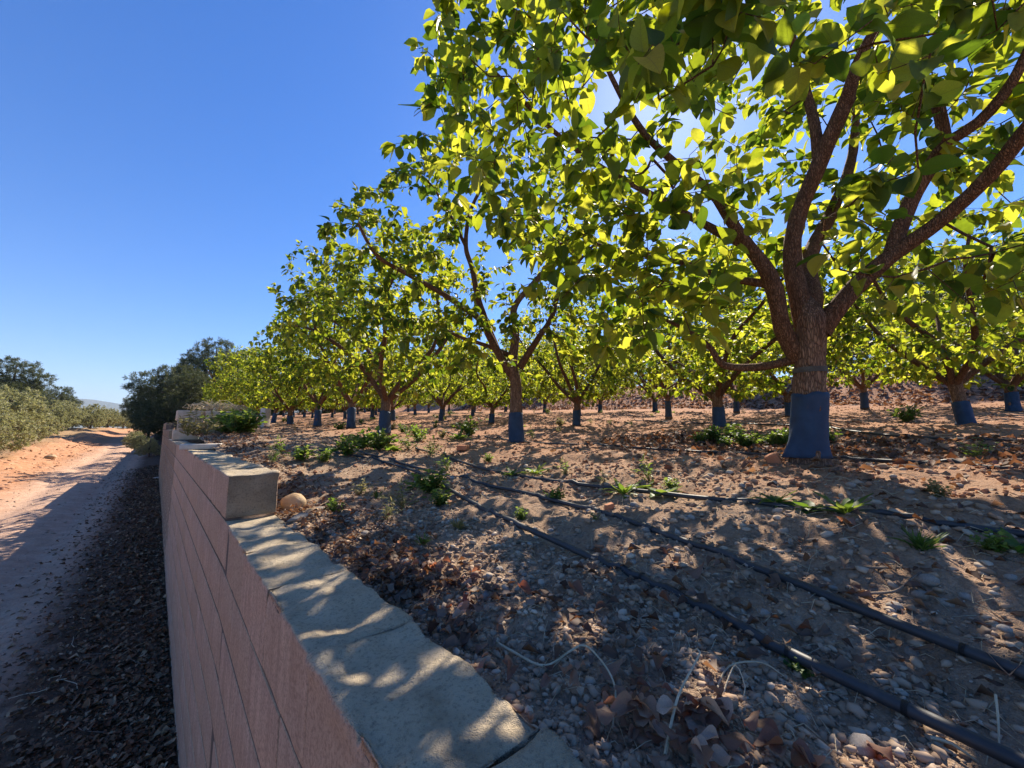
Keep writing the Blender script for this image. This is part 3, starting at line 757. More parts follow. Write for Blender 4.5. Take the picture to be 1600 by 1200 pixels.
# ---- second tree
T2 = np.array([3.3, 3.62]); T2z = gz(*T2); d2 = math.hypot(*T2)
def W2(px, py, d): return at_dist(px, py, d) - np.array([T2[0], T2[1], T2z])
f2 = W2(800, 570, d2)
L2 = [
    ([(0, 0, -.12), (0, 0, 0), (0, 0, .1), W2(806, 650, d2), W2(806, 600, d2), f2, W2(806, 520, d2), W2(804, 480, d2), W2(836, 440, d2 + .05), W2(868, 400, d2 + .1), W2(890, 350, d2 + .1)], [.12, .10, .085, .078, .072, .072, .046, .042, .037, .03, .02]),
    ([W2(798, 585, d2), W2(775, 545, d2 - .05), W2(750, 500, d2 - .1), W2(720, 478, d2 - .15), W2(685, 455, d2 - .25), W2(640, 430, d2 - .4), W2(590, 400, d2 - .5), W2(560, 350, d2 - .6)], [.055, .048, .043, .038, .033, .028, .022, .015]),
    ([W2(790, 580, d2), W2(768, 525, d2 + .02), W2(748, 470, d2), W2(738, 420, d2), W2(728, 385, d2), W2(735, 330, d2 - .1), W2(760, 280, d2 - .2)], [.055, .046, .04, .035, .03, .024, .016]),
    ([W2(812, 575, d2), W2(840, 530, d2), W2(862, 495, d2 + .1), W2(880, 440, d2 + .2), W2(930, 380, d2 + .3)], [.05, .04, .034, .026, .016]),
    ([W2(796, 555, d2), W2(760, 540, d2 + .1), W2(715, 525, d2 + .2), W2(690, 510, d2 + .3)], [.035, .028, .022, .014]),
    ([W2(728, 385, d2), W2(700, 330, d2 - .1), W2(670, 285, d2 - .2), W2(640, 262, d2 - .3)], [.025, .02, .015, .01]),
]
g2 = np.random.default_rng(21); pts = []
for y_ in range(235, 640, 26):
    for x_ in range(520, 960, 28):
        x, y = x_ + g2.normal(0, 9), y_ + g2.normal(0, 9)
        lx = np.interp(y, [240, 290, 340, 400, 440, 520, 640], [640, 525, 518, 520, 535, 560, 600])
        if x < lx or (y < 300 and 560 < x < 640): continue
        hole = 690 < x < 900 and 380 < y < 560
        lowc = y > 545
        if g2.random() < (.50 if hole else (.35 if lowc else .03)): continue
        d = d2 + g2.uniform(-1.5, 1.2) * (.8 if x > 600 else .4)
        for k in range(2): pts.append(W2(x, y, d) + g2.normal(0, .12, 3))
pts = np.array(pts); pts = pts[pts[:, 2] > .8]
chains, N, D = grow(L2, pts, g=g2, r0=.0022)
pos, F3, sz = leaves_at(N, D, 7, g2, .08, .135)
print('second tree leaves', len(pos))
t2 = empty('persimmon_tree', (T2[0], T2[1], T2z))
tag(t2, 'open-branched persimmon tree with smooth blue guard, beside the orange brick on the soil', 'tree', 'persimmon trees of the orchard')
add('trunk', trunk_mesh('second_tree_wood', L2, chains, [M['bark'], M['limb']], .1), t2)
rest = big_leaves(t2, np.array([T2[0], T2[1], T2z]), pos, F3, sz, 200, leafm)
tag(add('crown', stamp(LT['persimmon'], pos[rest], F3[rest], sz[rest], 'second_tree_leaves', M['leaf'], g2), t2), kind='stuff')
add('trunk_guard', guard_mesh(L2[0], .36, 8, .03), t2)

# ---- the other trees, row by row
rows = [(3.1, 6.75, 'first row'), (6.65, -.3, 'second row'), (10.2, -.6, 'third row'), (13.7, -1.5, 'fourth row')]
first = [(2.92, 6.75), (3.28, 9.5), (3.2, 12.0), (3.1, 14.8), (3.1, 17.7), (3.1, 20.6), (3.0, 23.4), (3.1, 26.3), (3.1, 29.2), (3.1, 32)]
prs = random.Random(5)
ORD_ = ['first', 'second', 'third', 'fourth', 'fifth', 'sixth', 'seventh', 'eighth', 'ninth', 'tenth']
for i, (x, y) in enumerate(first):
    place_tree(VAR[(i * 2 + 1) % 5], (x, y, gz(x, y)), prs.uniform(0, 6.28),
               ORD_[i] + ' persimmon tree beyond the open-branched one in the row nearest the wall', 'persimmon trees of the orchard', prs.uniform(.95, 1.08))
lab = {6.65: 'persimmon tree with blue guard in the second row from the block wall', 10.2: 'persimmon tree in the third row from the block wall', 13.7: 'persimmon tree in the last row, at the foot of the leaf-covered bank'}
ORD = ['first', 'second', 'third', 'fourth', 'fifth', 'sixth', 'seventh', 'eighth', 'ninth', 'tenth', 'eleventh', 'twelfth', 'thirteenth']
def row_label(X, i):
    if X != 6.65: return lab[X]
    if i == 0: return 'stout persimmon tree with blue guard just behind the patch of pale dry leaves'
    if i == 1: return 'persimmon tree with blue guard right behind the dense weed clump'
    return ORD[i - 2] + ' tree in the second row beyond the one behind the dense weed clump'
for X, Y0, nm in rows[1:]:
    n = 13 if X < 13 else 14
    for i in range(n):
        x = X + prs.uniform(-.18, .18); y = Y0 + i * 2.88 + prs.uniform(-.2, .2)
        place_tree(VAR[prs.randrange(5)], (x, y, gz(x, y)), prs.uniform(0, 6.28), row_label(X, i), 'persimmon trees of the orchard', prs.uniform(.80, .98))

# ------------------------------------------------------------------ pines and olives
def blades(nodes, dirs, per, L, wd, g, name, mat, spread=.9):
    N = len(nodes); rep = np.repeat(np.arange(N), per); n = len(rep)
    ax = dirs[rep] / np.maximum(np.linalg.norm(dirs[rep], axis=1, keepdims=True), 1e-6) + g.normal(0, spread, (n, 3)); ax[:, 2] += .15
    ax /= np.linalg.norm(ax, axis=1, keepdims=True); sd_ = np.cross(ax, g.normal(0, 1, (n, 3))); sd_ /= np.linalg.norm(sd_, axis=1, keepdims=True)
    l = L * g.uniform(.6, 1.2, n)[:, None]; p = nodes[rep] + g.normal(0, L * .25, (n, 3))
    V = np.stack([p - sd_ * wd * .3, p + ax * l * .5 - sd_ * wd, p + ax * l, p + ax * l * .5 + sd_ * wd], 1).reshape(-1, 3)
    i = np.arange(n) * 4; F = np.stack([i, i + 1, i + 2, i + 3], -1)
    return np_mesh(name, V, F, [mat], False)
def blob_tree(seed, Hh, blobs, npts, per, L, wd, mat, tr, name, bark, spread=.9):
    g = np.random.default_rng(seed)
    limbs = [([(0, 0, -.3), (0, 0, .2), (.1, .05, Hh * .3), (-.1, .1, Hh * .6), (0, 0, Hh * .9)], [tr * 1.3, tr, tr * .8, tr * .45, .03])]
    c = []; vol = np.array([b[3] * b[4] for b in blobs]); 
    for b in blobs:
        limbs.append(([(0, 0, min(b[2] * .7, Hh * .8)), (b[0] * .5, b[1] * .5, b[2] * .9), (b[0], b[1], b[2])], [tr * .4, tr * .25, .03]))
        m = int(npts * b[3] * b[4] / vol.sum())
        while m > 0:
            q = g.uniform(-1, 1, 3); nn = np.linalg.norm(q)
            if nn > 1 or nn < .35: continue
            c.append((b[0] + q[0] * b[3], b[1] + q[1] * b[3], b[2] + q[2] * b[4])); m -= 1
    c = np.array(c); c = c[c[:, 2] > .1]
    chains, N, D = grow(limbs, c, r0=.008, seg=.3, g=g)
    wood = trunk_mesh(name + '_wood', limbs, chains, [bark, bark], .06, .02)
    return wood, blades(N, D, per, L, wd, g, name + '_foliage', mat, spread)
def put_tree(name, mes, loc, rz, sc, label, group):
    r = empty(name, loc, rz); r.scale = (sc, sc, sc); tag(r, label, 'tree', group)
    add('trunk', mes[0], r); tag(add('crown', mes[1], r), kind='stuff'); return r
PINE = [
    blob_tree(201, 7.4, [(0, 0, 6.3, 1.7, 1.1), (1.3, .4, 5.2, 1.6, 1.1), (-1.5, -.3, 4.9, 1.5, 1.1), (.2, 1.5, 4.4, 1.6, 1.2), (-.3, -1.5, 3.6, 1.7, 1.2), (1.5, -.6, 3.2, 1.5, 1.1), (-1.3, .8, 2.6, 1.5, 1.1), (.3, .2, 1.3, 1.8, 1.0)], 950, 36, .27, .019, M['pine'], .17, 'pine_a', M['pinebark']),
    blob_tree(202, 6.8, [(.3, 0, 5.6, 1.9, 1.0), (-1.6, .4, 4.7, 1.6, 1.0), (1.7, -.2, 4.4, 1.6, 1.1), (0, -1.4, 3.4, 1.8, 1.2), (.4, 1.3, 2.6, 1.8, 1.2), (-1.2, -.4, 1.9, 1.6, 1.1), (.3, .2, 1.0, 1.8, .9)], 950, 36, .27, .019, M['pine'], .16, 'pine_b', M['pinebark']),
]
OLIVE = [
    blob_tree(301, 3.1, [(0, 0, 2.2, 1.2, .8), (.9, .2, 1.5, 1.0, .9), (-.9, -.2, 1.5, 1.0, .9), (0, .9, 1.2, 1.0, .9), (.1, -.9, 1.0, 1.1, .9)], 620, 40, .13, .018, M['olive'], .12, 'olive_a', M['pinebark'], 1.1),
    blob_tree(302, 3.3, [(.2, 0, 2.4, 1.1, .8), (1.0, -.2, 1.7, 1.0, .9), (-.8, .3, 1.6, 1.1, .9), (.2, 1.0, 1.0, 1.0, .8), (-.2, -1.0, 1.1, 1.1, .9)], 620, 40, .13, .018, M['olive'], .11, 'olive_b', M['pinebark'], 1.1),
]
def rz_(x, y): return float(RD(x, y))
orr = random.Random(9)
for i, (x, y, s) in enumerate([(-5.9, 22.5, .9), (-6.1, 26, 1.0), (-7.8, 30, 1.1), (-6.4, 33, 1.0), (-8.6, 36, 1.05), (-7.6, 40, .95), (-8.9, 45, 1.0), (-7.4, 49.5, .95), (-9.5, 53, 1.05), (-7.4, 57, .9), (-8.5, 63, .95), (-7.2, 69, .8), (-7.0, 77, .85), (-9.8, 33.5, 1.15), (-6.2, 84, .8), (-11, 43, 1.1), (-3.9, 92, .8), (-6.3, 62, .85), (-5.9, 73, .85), (-4.9, 80, .8), (-5.2, 96, 1.0)]):
    put_tree('olive_tree', OLIVE[i % 2], (x, y, rz_(x, y) - .05), orr.uniform(0, 6.28), s, 'bushy grey-green olive tree in the hedge along the red earth verge', 'olive trees along the road')
for i, (x, y, s, lab_) in enumerate([(-11.9, 62, .98, 'tall rounded pine rising above the olive hedge'), (-15.2, 88, 1.0, 'low pine behind the olive hedge, toward the blue hills'), (-12.9, 92, .9, 'low pine behind the olive hedge, toward the blue hills'), (-17, 80, 1.0, 'low pine behind the olive hedge, toward the blue hills')]):
    put_tree('pine_tree', PINE[i % 2], (x, y, rz_(x, y)), i * 2.1, s, lab_, 'pines beyond the olives')
for i, (x, y, s, lab_) in enumerate([(.1, 44, .98, 'dark leaning pine at the bend of the dirt road beyond the wall'), (3.0, 47, 1.05, 'dark pine behind the stacked blocks, beside the leaning pine'), (6.4, 52, 1.1, 'dark pine at the far end of the first orchard row'), (-1.9, 58, .72, 'small dark pine crowding the road bend below the leaning pine'), (1.2, 40.5, .6, 'small dark pine close behind the end of the wall'), (-1.2, 47, .62, 'bushy dark pine filling the space under the leaning pine'), (1.0, 51, .8, 'middle-sized dark pine between the leaning pine and its neighbour')]):
    put_tree('pine_tree', PINE[(i + 1) % 2], (x, y, (rz_(x, y) if x < .3 else gz(x, y)) - .05), i * 1.7 + .4, s, lab_, 'dark pines at the road bend')
for i in range(13):
    x = 4.5 + i * 2.1 + orr.uniform(-.6, .6); y = 44 - i * .35 + orr.uniform(-1.5, 2.5)
    put_tree('pine_tree', PINE[i % 2], (x, y, gz(x, y) - .9), orr.uniform(0, 6.28), orr.uniform(.5, .72), 'low dark pine in the belt closing off the far end of the orchard rows', 'pines closing off the rows')
# pines behind the bank at the back of the plot
for i in range(26):
    x = 24 + orr.uniform(-1.5, 5); y = -4 + i * 2.5 + orr.uniform(-1, 1)
    put_tree('pine_tree', PINE[i % 2], (x, y, gz(x, y) - .1), orr.uniform(0, 6.28), orr.uniform(.5, .85), 'dark pine standing behind the bank at the back of the orchard', 'pines behind the bank')

# ------------------------------------------------------------------ drip pipes
def smooth_path(P, step=.05):
    q, _ = spline(P, np.zeros(len(P)), step); return q
def pipe(pix, rad, label, clips=()):
    P = np.array([on_ground(*p) for p in pix]); P = P[np.argsort(-P[:, 1])] if False else P
    q = smooth_path(P, .04)
    kk = 14
    for a_ in (0, 1):
        ext = np.concatenate([2 * q[0, a_] - q[1:kk + 1, a_][::-1], q[:, a_], 2 * q[-1, a_] - q[-kk - 1:-1, a_][::-1]]); q[:, a_] = np.convolve(ext, np.ones(2 * kk + 1) / (2 * kk + 1), 'valid')
    hz = H(q[:, 0], q[:, 1])
    z = hz + rad * .9
    k = 16; zs = np.convolve(np.pad(z, k, mode='edge'), np.ones(2 * k + 1) / (2 * k + 1), 'valid'); q[:, 2] = np.maximum(zs, hz + rad * .3)
    mb = MB(); sweep(mb, q, np.full(len(q), rad), 12, True, .02, 2)
    o = q[len(q) // 2].copy(); mb.v = [v - o for v in mb.v]
    r = empty('drip_pipe', o); tag(r, label, 'pipe', 'drip irrigation pipes')
    add('tube', mb.mesh('tube', [M['pipe']]), r)
    for c in clips:
        p = on_ground(*c); j = int(np.argmin(np.linalg.norm(q[:, :2] - p[:2], axis=1))); j = min(max(j, 1), len(q) - 2)
        d = q[j + 1] - q[j - 1]; d /= np.linalg.norm(d); b = MB()
        sweep(b, [q[j] - d * .004 - o, q[j] + d * .004 - o], [rad * 1.06] * 2, 14, True); add('clip', b.mesh('clip', [M['band']]), r)
    return q
pipe([(1720, 1275), (1600, 1207), (1500, 1160), (1420, 1120), (1330, 1073), (1230, 1030), (1160, 992), (1090, 960), (1010, 913), (940, 875), (880, 852), (840, 838), (785, 814), (740, 795), (700, 760), (655, 738), (600, 722), (535, 711), (480, 700)], .0108,
     'thick black drip pipe lying closest to the block wall', [(1225, 1025), (1003, 908), (778, 812), (1420, 1120)])
pipe([(1760, 1130), (1600, 1062), (1520, 1028), (1430, 990), (1330, 950), (1210, 905), (1120, 865), (1040, 835), (960, 805), (890, 782), (825, 773), (760, 760), (710, 748), (660, 732), (610, 718), (560, 706)], .0105,
     'black drip pipe running between the wall-side pipe and the pipe with green rosettes', [(1538, 1036), (1208, 904), (1035, 833)])
pipe([(1800, 868), (1600, 838), (1450, 815), (1340, 806), (1240, 795), (1150, 785), (1060, 775), (980, 767), (900, 757), (830, 748), (750, 735), (700, 716), (650, 700)], .0105,
     'black drip pipe with green rosette weeds growing along it')
pipe([(1800, 752), (1600, 733), (1450, 724), (1310, 716), (1180, 711), (1080, 708), (960, 700), (890, 695), (826, 692), (760, 684), (690, 674), (640, 670)], .0105,
     'thin black drip pipe passing the foot of the large front tree')
pipe([(1600, 692), (1450, 686), (1300, 668), (1180, 664), (1090, 661), (990, 657)], .012, 'thin black drip pipe under the second row of trees')

# ------------------------------------------------------------------ stones, gravel, clods
def rock(seed, sx=1, sy=1, sz=1, sub=2, amp=.22):
    import bmesh
    bm = bmesh.new(); bmesh.ops.create_icosphere(bm, subdivisions=sub, radius=1)
    V = np.array([v.co[:] for v in bm.verts]); F = np.array([[v.index for v in f.verts] for f in bm.faces]); bm.free()
    n = fbm(V[:, 0] * 1.1 + seed * 3.3, V[:, 1] * 1.1, V[:, 2] * 1.1 + .4, o=3, seed=seed)
    V = V * (1 + amp * n)[:, None]
    g = np.random.default_rng(seed)
    for k in range(4):                                   # a few flattened facets
        d = g.normal(0, 1, 3); d /= np.linalg.norm(d); h = V @ d; lim = .72; V = V - np.clip(h - lim, 0, None)[:, None] * d * .8
    return V * np.array([sx, sy, sz]), F
rockm = [np_mesh('stone', *rock(40 + i, 1, g_, h_), [M['stone']]) for i, (g_, h_) in enumerate([(.8, .6), (.7, .5), (.9, .7), (.65, .45), (.85, .55)])]
# gravel near the camera as one mass
def scatter_mesh(tmpl, P, S_, g, name, mat, flat=.75):
    k = g.integers(0, len(tmpl), len(P)); Vs, Fs, n = [], [], 0
    for i, (V, F) in enumerate(tmpl):
        s = np.nonzero(k == i)[0]
        if not len(s): continue
        ax = g.normal(0, 1, (len(s), 3)); ax[:, 2] *= .35; F3 = frames(ax, np.tile([0, 0, 1.], (len(s), 1)) + g.normal(0, .3, (len(s), 3)))
        Wv = np.einsum('nij,vj->nvi', F3, V) * S_[s][:, None, None] + P[s][:, None, :]
        Vs.append(Wv.reshape(-1, 3)); Fs.append((F[None] + (np.arange(len(s)) * len(V))[:, None, None]).reshape(-1, 3) + n); n += len(s) * len(V)
    return np_mesh(name, np.vstack(Vs), np.vstack(Fs), [mat])
peb = [rock(60 + i, 1, .6 + .1 * (i % 4), .45 + .08 * (i % 3), 1, .45) for i in range(7)]
gg = np.random.default_rng(77)
def fan(n, rmin, rmax, pw=1.0):
    a_ = gg.uniform(R(-2), R(97), n); r_ = rmin * (rmax / rmin) ** (gg.random(n) ** pw); return np.stack([np.sin(a_) * r_, np.cos(a_) * r_], -1)
P = np.vstack([fan(22000, .48, 3.6, 1.15), np.stack([.445 + .6 * gg.random(9000) ** 1.3, .05 + 2.0 * gg.random(9000) ** 1.5], -1)]); P = P[P[:, 0] > .44]
dens = fbm(P[:, 0] * 2.2, P[:, 1] * 2.2, o=3, seed=90); P = P[(dens > -.45) | (P[:, 0] < .9)]
s = .0024 + .0105 * gg.random(len(P)) ** 4.5 * (1 + .3 * P[:, 0]); s *= (.75 + .25 * np.hypot(P[:, 0], P[:, 1]))
nearc = np.hypot(P[:, 0], P[:, 1])
Z = H(P[:, 0], P[:, 1])
sel = P[:, 0] < 2.3 + .8 * gg.random(len(P))
mk = lambda m: np.column_stack([P[m], Z[m] + s[m] * .15])
tag(add('gravel', scatter_mesh(peb, mk(sel), s[sel], gg, 'gravel', M['gravel'])), 'loose grey-brown gravel and crumbs strewn over the near soil', 'gravel', kind='stuff')
P = fan(16000, 2.2, 16); P = P[P[:, 0] > .6]; s = (.006 + .018 * gg.random(len(P)) ** 3) * (.7 + .1 * np.hypot(P[:, 0], P[:, 1])); Z = H(P[:, 0], P[:, 1])
tag(add('soil_clods', scatter_mesh(peb, np.column_stack([P, Z + s * .1]), s, gg, 'soil_clods', M['gravel_red'])), 'red earth clods scattered between the tree rows', 'clods', kind='stuff')

def put_stone(px, py, wpx, label, group, sq=None, mat=None, sink=.35):
    p = on_ground(px, py); d = np.linalg.norm(p - np.array([0, 0, CAMZ])); v = ray(px, py); dep = d / np.linalg.norm(v)
    r_ = wpx / FPX * dep / 2
    o = add('stone', rockm[int(px + py) % 5], None, (p[0], p[1], p[2] + r_ * (.6 - sink) * .5), (random.uniform(-.2, .2), random.uniform(-.2, .2), random.uniform(0, 6)), (r_, r_, r_ * (sq or 1)))
    tag(o, label, 'stone', group); return o
GS = 'loose stones on the soil'
for px, py, wd in [(705, 818, 26), (635, 880, 22), (760, 932, 20), (843, 1012, 14), (1425, 1022, 22), (1310, 1060, 26), (1345, 1172, 48), (1400, 950, 22), (1480, 945, 22), (1438, 932, 24), (1450, 910, 34), (1510, 935, 18), (1195, 960, 20), (975, 985, 16), (1005, 1000, 16), (960, 1040, 18), (905, 985, 14), (1085, 895, 12), (1540, 1000, 22), (1570, 985, 20), (1250, 1125, 22), (1130, 1048, 20), (1580, 905, 18), (870, 960, 14), (780, 890, 14), (820, 900, 12), (990, 880, 12), (1300, 920, 14), (1170, 885, 12), (1230, 850, 12), (1390, 880, 14), (1480, 862, 16)]:
    put_stone(px, py, wd, 'small rounded grey stone lying loose on the gravelly soil', GS)
for px, py, wd in [(600, 865, 18), (570, 835, 14), (560, 860, 16), (585, 850, 12), (545, 815, 16), (500, 800, 22), (520, 840, 14), (620, 905, 16), (660, 960, 18), (700, 1010, 20), (690, 985, 16), (730, 1040, 16), (508, 822, 14)]:
    put_stone(px, py, wd, 'small pale stone in the strip of soil along the inner edge of the wall top', 'stones along the wall')
for px, py, wd in [(460, 730, 10), (520, 745, 12), (640, 800, 12), (990, 790, 14), (1080, 810, 14), (1110, 745, 14), (1160, 760, 12), (1330, 760, 16), (1420, 770, 14), (1500, 760, 12), (1395, 745, 10), (860, 830, 12), (920, 800, 12), (1010, 830, 16)]:
    put_stone(px, py, wd, 'half-buried stone between the drip pipes and the large front tree', 'half-buried stones')
# rounded boulder and flat slabs against the step of the wall
def one(name, seed, s3, px, py, mat, label, cat, dz=0., rz=0, d=None):
    V, F = rock(seed, *s3, sub=3, amp=.16); p = on_ground(px, py)
    o = add(name, np_mesh(name, V, F, [mat]), None, (p[0], p[1], p[2] + dz), (0, 0, rz)); return tag(o, label, cat)
one('boulder', 5, (.066, .062, .055), 458, 795, M['boulder'], 'rounded tan boulder resting against the step in the wall', 'boulder', .03)
one('flat_stone', 8, (.062, .045, .024), 470, 814, M['stone'], 'flat grey slab of stone below the tan boulder', 'stone', .012, .5)
one('flat_stone', 9, (.06, .05, .024), 487, 806, M['boulder'], 'flat tan slab of stone leaning beside the grey slab', 'stone', .014, 1.2)
p = on_road(78, 716); V, F = rock(15, .22, .17, .12, 2, .25)
tag(add('boulder', np_mesh('boulder', V, F, [M['boulder']]), None, (p[0], p[1], p[2] + .04)), 'brown boulder on the red verge below the olive hedge', 'boulder')
p = on_road(245, 748); V, F = rock(16, .14, .07, .03, 2, .2)
tag(add('flat_stone', np_mesh('flat_stone', V, F, [M['concrete']]), None, (p[0], p[1], p[2] + .03), (0, 0, .6)), 'pale flat stone lying on the dark litter beside the wall', 'stone')

# ------------------------------------------------------------------ blocks stacked on the wall, brick, post
blk = box_mesh('loose_block', (.195, .395, .188), (3, 5, 3), .003, 51, mat_plain('pale_block', [(.3, (.50, .39, .29)), (.7, (.66, .54, .42))], 14, .9, .4, .004, 120, .2, .2), bev=.008)
sx, sy = .32, 10.05; sz0 = TOP0 + BH
srnd = random.Random(2)
cour = [(0, [0.0, .43, .84]), (1, [0.06, .50, .9]), (2, [.04, .47, .88])]
for k, xs_ in cour:
    for row in range(2):
        for x in xs_:
            if k == 2 and row == 1 and x > .8: continue
            px_, py_ = sx + x - .05 + srnd.uniform(-.01, .01), sy + row * .215 + srnd.uniform(-.01, .01)
            zb = max(sz0 + .002, sz0 + .002)
            tag(add('loose_block', blk, None, (px_, py_, zb + k * .195), (0, 0, math.pi / 2 + srnd.uniform(-.03, .03))),
                ('pale block in the bottom layer of the dry stack' if k == 0 else 'pale block in the middle layer of the dry stack' if k == 1 else 'pale block in the top layer of the dry stack, under the dry brush'), 'block', 'blocks stacked at the end of the wall')
# footing under the stack where it leaves the wall
add('footing', box_mesh('footing', (1.3, .62, 1.0), (2, 2, 2), .01, 3, M['mortar'], bev=.02), wall, (sx + .42 - .33, sy + .1 - 2.2, sz0 - 1.0))
# heap of dry brush on the stack
bm_ = MB(); hb = np.random.default_rng(4)
for i in range(170):
    a_ = hb.uniform(0, 6.28); r_ = hb.random() ** .5 * .45; c_ = np.array([r_ * math.cos(a_) * 1.1, r_ * math.sin(a_) * .5, .02 + hb.random() * .2 * (1 - r_ / .55)])
    d = hb.normal(0, 1, 3); d[2] *= .35; d /= np.linalg.norm(d); L = hb.uniform(.12, .34); up_ = np.array([0, 0, hb.uniform(0, .08)])
    sweep(bm_, [c_ - d * L / 2, c_ + up_, c_ + d * L / 2 + hb.normal(0, .03, 3)], [.004, .004, .002], 4)
tag(add('brush_heap', bm_.mesh('brush_heap', [M['straw']]), None, (sx + .42, sy + .1, sz0 + .595)), 'heap of dry tangled brush on top of the block stack', 'brush')
# brick lying on the wall top
v = box_mesh('paver', (.13, .34, .055), (3, 5, 2), .003, 61, M['concrete'], bev=.008)
tag(add('paver', v, None, (.33 - .05, 5.25, TOP0 + BH + .004), (0, 0, 1.35)), 'flat grey paver lying loose across the wall top', 'paver')
v = box_mesh('brick', (.10, .22, .05), (3, 5, 2), .002, 62, M['terracotta'], bev=.006)
p = on_ground(724, 703); tag(add('brick', v, None, (p[0], p[1], p[2] + .0), (0, 0, -.75), (1.1, 1.15, 1.1)), 'orange terracotta brick lying flat near the open-branched tree', 'brick')
p = on_ground(945, 668); tag(add('brick', v, None, (float(at_dist(537, 668, 10.5)[0]), float(at_dist(537, 668, 10.5)[1]), gz(*at_dist(537, 668, 10.5)[:2]) - .0), (0, 0, .2), (1.4, 1.6, 1.4)), 'orange terracotta brick between the trunks of the first row', 'brick')
pp = at_dist(414, 660, 13.5); zz = gz(pp[0], pp[1])
v = box_mesh('concrete_post', (.20, .18, .62), (3, 3, 6), .004, 66, M['concrete'], bev=.012)
tag(add('concrete_post', v, None, (pp[0], pp[1], zz - .06), (0, 0, .5)), 'short pale concrete post standing among the first-row trunks', 'post')
# terracotta shards
for px, py, s_, rz, lab_ in [(936, 862, .030, .3, 'upright terracotta shard stuck beside the wall-side pipe'), (1075, 793, .05, .9, None), (1212, 722, .075, .2, 'broken terracotta piece at the foot of the large front tree'), (952, 797, .042, 1.3, 'terracotta shard beside the middle drip pipe'), (1335, 818, .05, 2.0, None)]:
    if lab_ is None: continue
    p = on_ground(px, py); v = box_mesh('terracotta_shard', (.5, 1, .9), (3, 4, 4), .09, int(px), M['terracotta'], bev=.05, freq=2.5)
    tag(add('terracotta_shard', v, None, (p[0], p[1], p[2] - .2 * s_), (random.uniform(-.4, .4), random.uniform(-.3, .3), rz), (s_, s_, s_)), lab_, 'shard')

# ------------------------------------------------------------------ fallen leaves
deadm = [np_mesh('dead_leaf', V, F, [M['deadobj']]) for V, F in LTH['dead']]
dr = random.Random(12)
def dead(x, y, z, L, label, group):
    o = add('dead_leaf', deadm[dr.randrange(8)], None, (x, y, z), (dr.uniform(-.22, .22), dr.uniform(-.4, .4) + (math.pi if dr.random() < .4 else 0), dr.uniform(0, 6.28)), (L, L, L)); tag(o, label, 'leaf', group)
def drift(px0, py0, spx, spy, n, lo, hi, label, group, lift=.03, shear=0.0):
    k = 0
    while k < n:
        dx = dr.gauss(0, spx); px, py = px0 + dx, py0 + dr.gauss(0, spy) + shear * dx
        if py < 660: continue
        p = on_ground(px, py, 12)
        if p[0] < .46: p[0] = .46 + dr.random() * .04; p[2] = float(H(p[0], p[1]))
        L = dr.uniform(lo, hi); dead(p[0], p[1], p[2] + .008 + lift * dr.random(), L, label, group); k += 1
drift(1045, 1150, 95, 34, 80, .020, .05, 'dry curled brown leaf in the drift at the near end of the wall edge', 'leaf drift at the wall', .03, .3)
drift(690, 915, 45, 22, 48, .022, .05, 'dry brown leaf in the drift against the middle of the wall edge', 'leaf drift midway along the wall', .03, .45)
drift(720, 1000, 28, 16, 14, .02, .04, 'dry brown leaf caught in the gap behind the wall top', 'leaves in the wall gap', .015, .7)
for px, py, L in [(1100, 1120, .075), (1140, 1160, .065), (890, 930, .055), (1068, 905, .065), (1050, 890, .05), (1580, 1078, .07), (1030, 945, .05), (1335, 818, .075), (1395, 1190, .05), (1270, 1000, .04)]:
    p = on_ground(px, py, 12); dead(p[0], p[1], p[2] + .02, L, 'large single dry leaf lying on the gravel between the pipes and the wall', 'single dry leaves')
g3 = np.random.default_rng(33)
def litter(name, n, region, lo, hi, mat, label, hfun, lift=.02, tmpl='dead', pw=1):
    P = region(n); Z = hfun(P[:, 0], P[:, 1]); n = len(P)
    ax = g3.normal(0, 1, (n, 3)); ax[:, 2] *= .2; nr = g3.normal(0, .3, (n, 3)); nr[:, 2] += 1
    pos = np.column_stack([P, Z + .004 + lift * g3.random(n)])
    tag(add(name, stamp(LT[tmpl], pos, frames(ax, nr), lo + (hi - lo) * g3.random(n) ** pw, name, mat, g3)), label, 'leaf litter', kind='stuff')
def reg_soil(n):
    a_ = g3.uniform(R(3), R(96), n); r_ = .8 * (18 / .8) ** g3.random(n); P = np.stack([np.sin(a_) * r_, np.cos(a_) * r_], -1)
    P = P[P[:, 0] > .47]; d = fbm(P[:, 0] * .9, P[:, 1] * .9, o=3, seed=120); return P[d > .05]
litter('leaf_litter', 3000, reg_soil, .014, .045, M['dead'], 'scattered dry leaf litter over the orchard soil', H)
def reg_strip(n):
    y = 1.0 + 13 * g3.random(n) ** 1.6; x = XW(y) + BT + .03 + np.abs(g3.normal(0, .35, n)) * (.25 + .13 * y); return np.stack([x, y], -1)
litter('leaf_litter', 3800, reg_strip, .012, .04, M['dead'], 'dry leaf litter banked along the inner side of the wall', H, .03)
def reg_bank(n): return np.stack([16.6 + 4.5 * g3.random(n), -4 + 30 * g3.random(n)], -1)
litter('leaf_litter', 9000, reg_bank, .09, .22, M['dead'], 'thick dry leaf litter covering the bank behind the orchard', H, .05)
def reg_rows(n):
    P = np.stack([4.3 + 1.2 * g3.normal(0, .6, n), -.6 + 3.2 * g3.random(n)], -1); return P
litter('leaf_litter', 1500, reg_rows, .05, .09, M['dead'], 'patch of pale dry leaves behind the large front tree', H, .03)
def reg_mulch(n):
    y = 3 + 19 * g3.random(n) ** 1.7; x = XW(y) - .0 - np.abs(g3.normal(0, .52, n)); P = np.stack([x, y], -1); return P[x > -1.5]
litter('leaf_mulch', 30000, reg_mulch, .010, .09, M['mulch'], 'dark leaf mulch heaped along the foot of the wall', RD, .035, 'dead', 4.0)
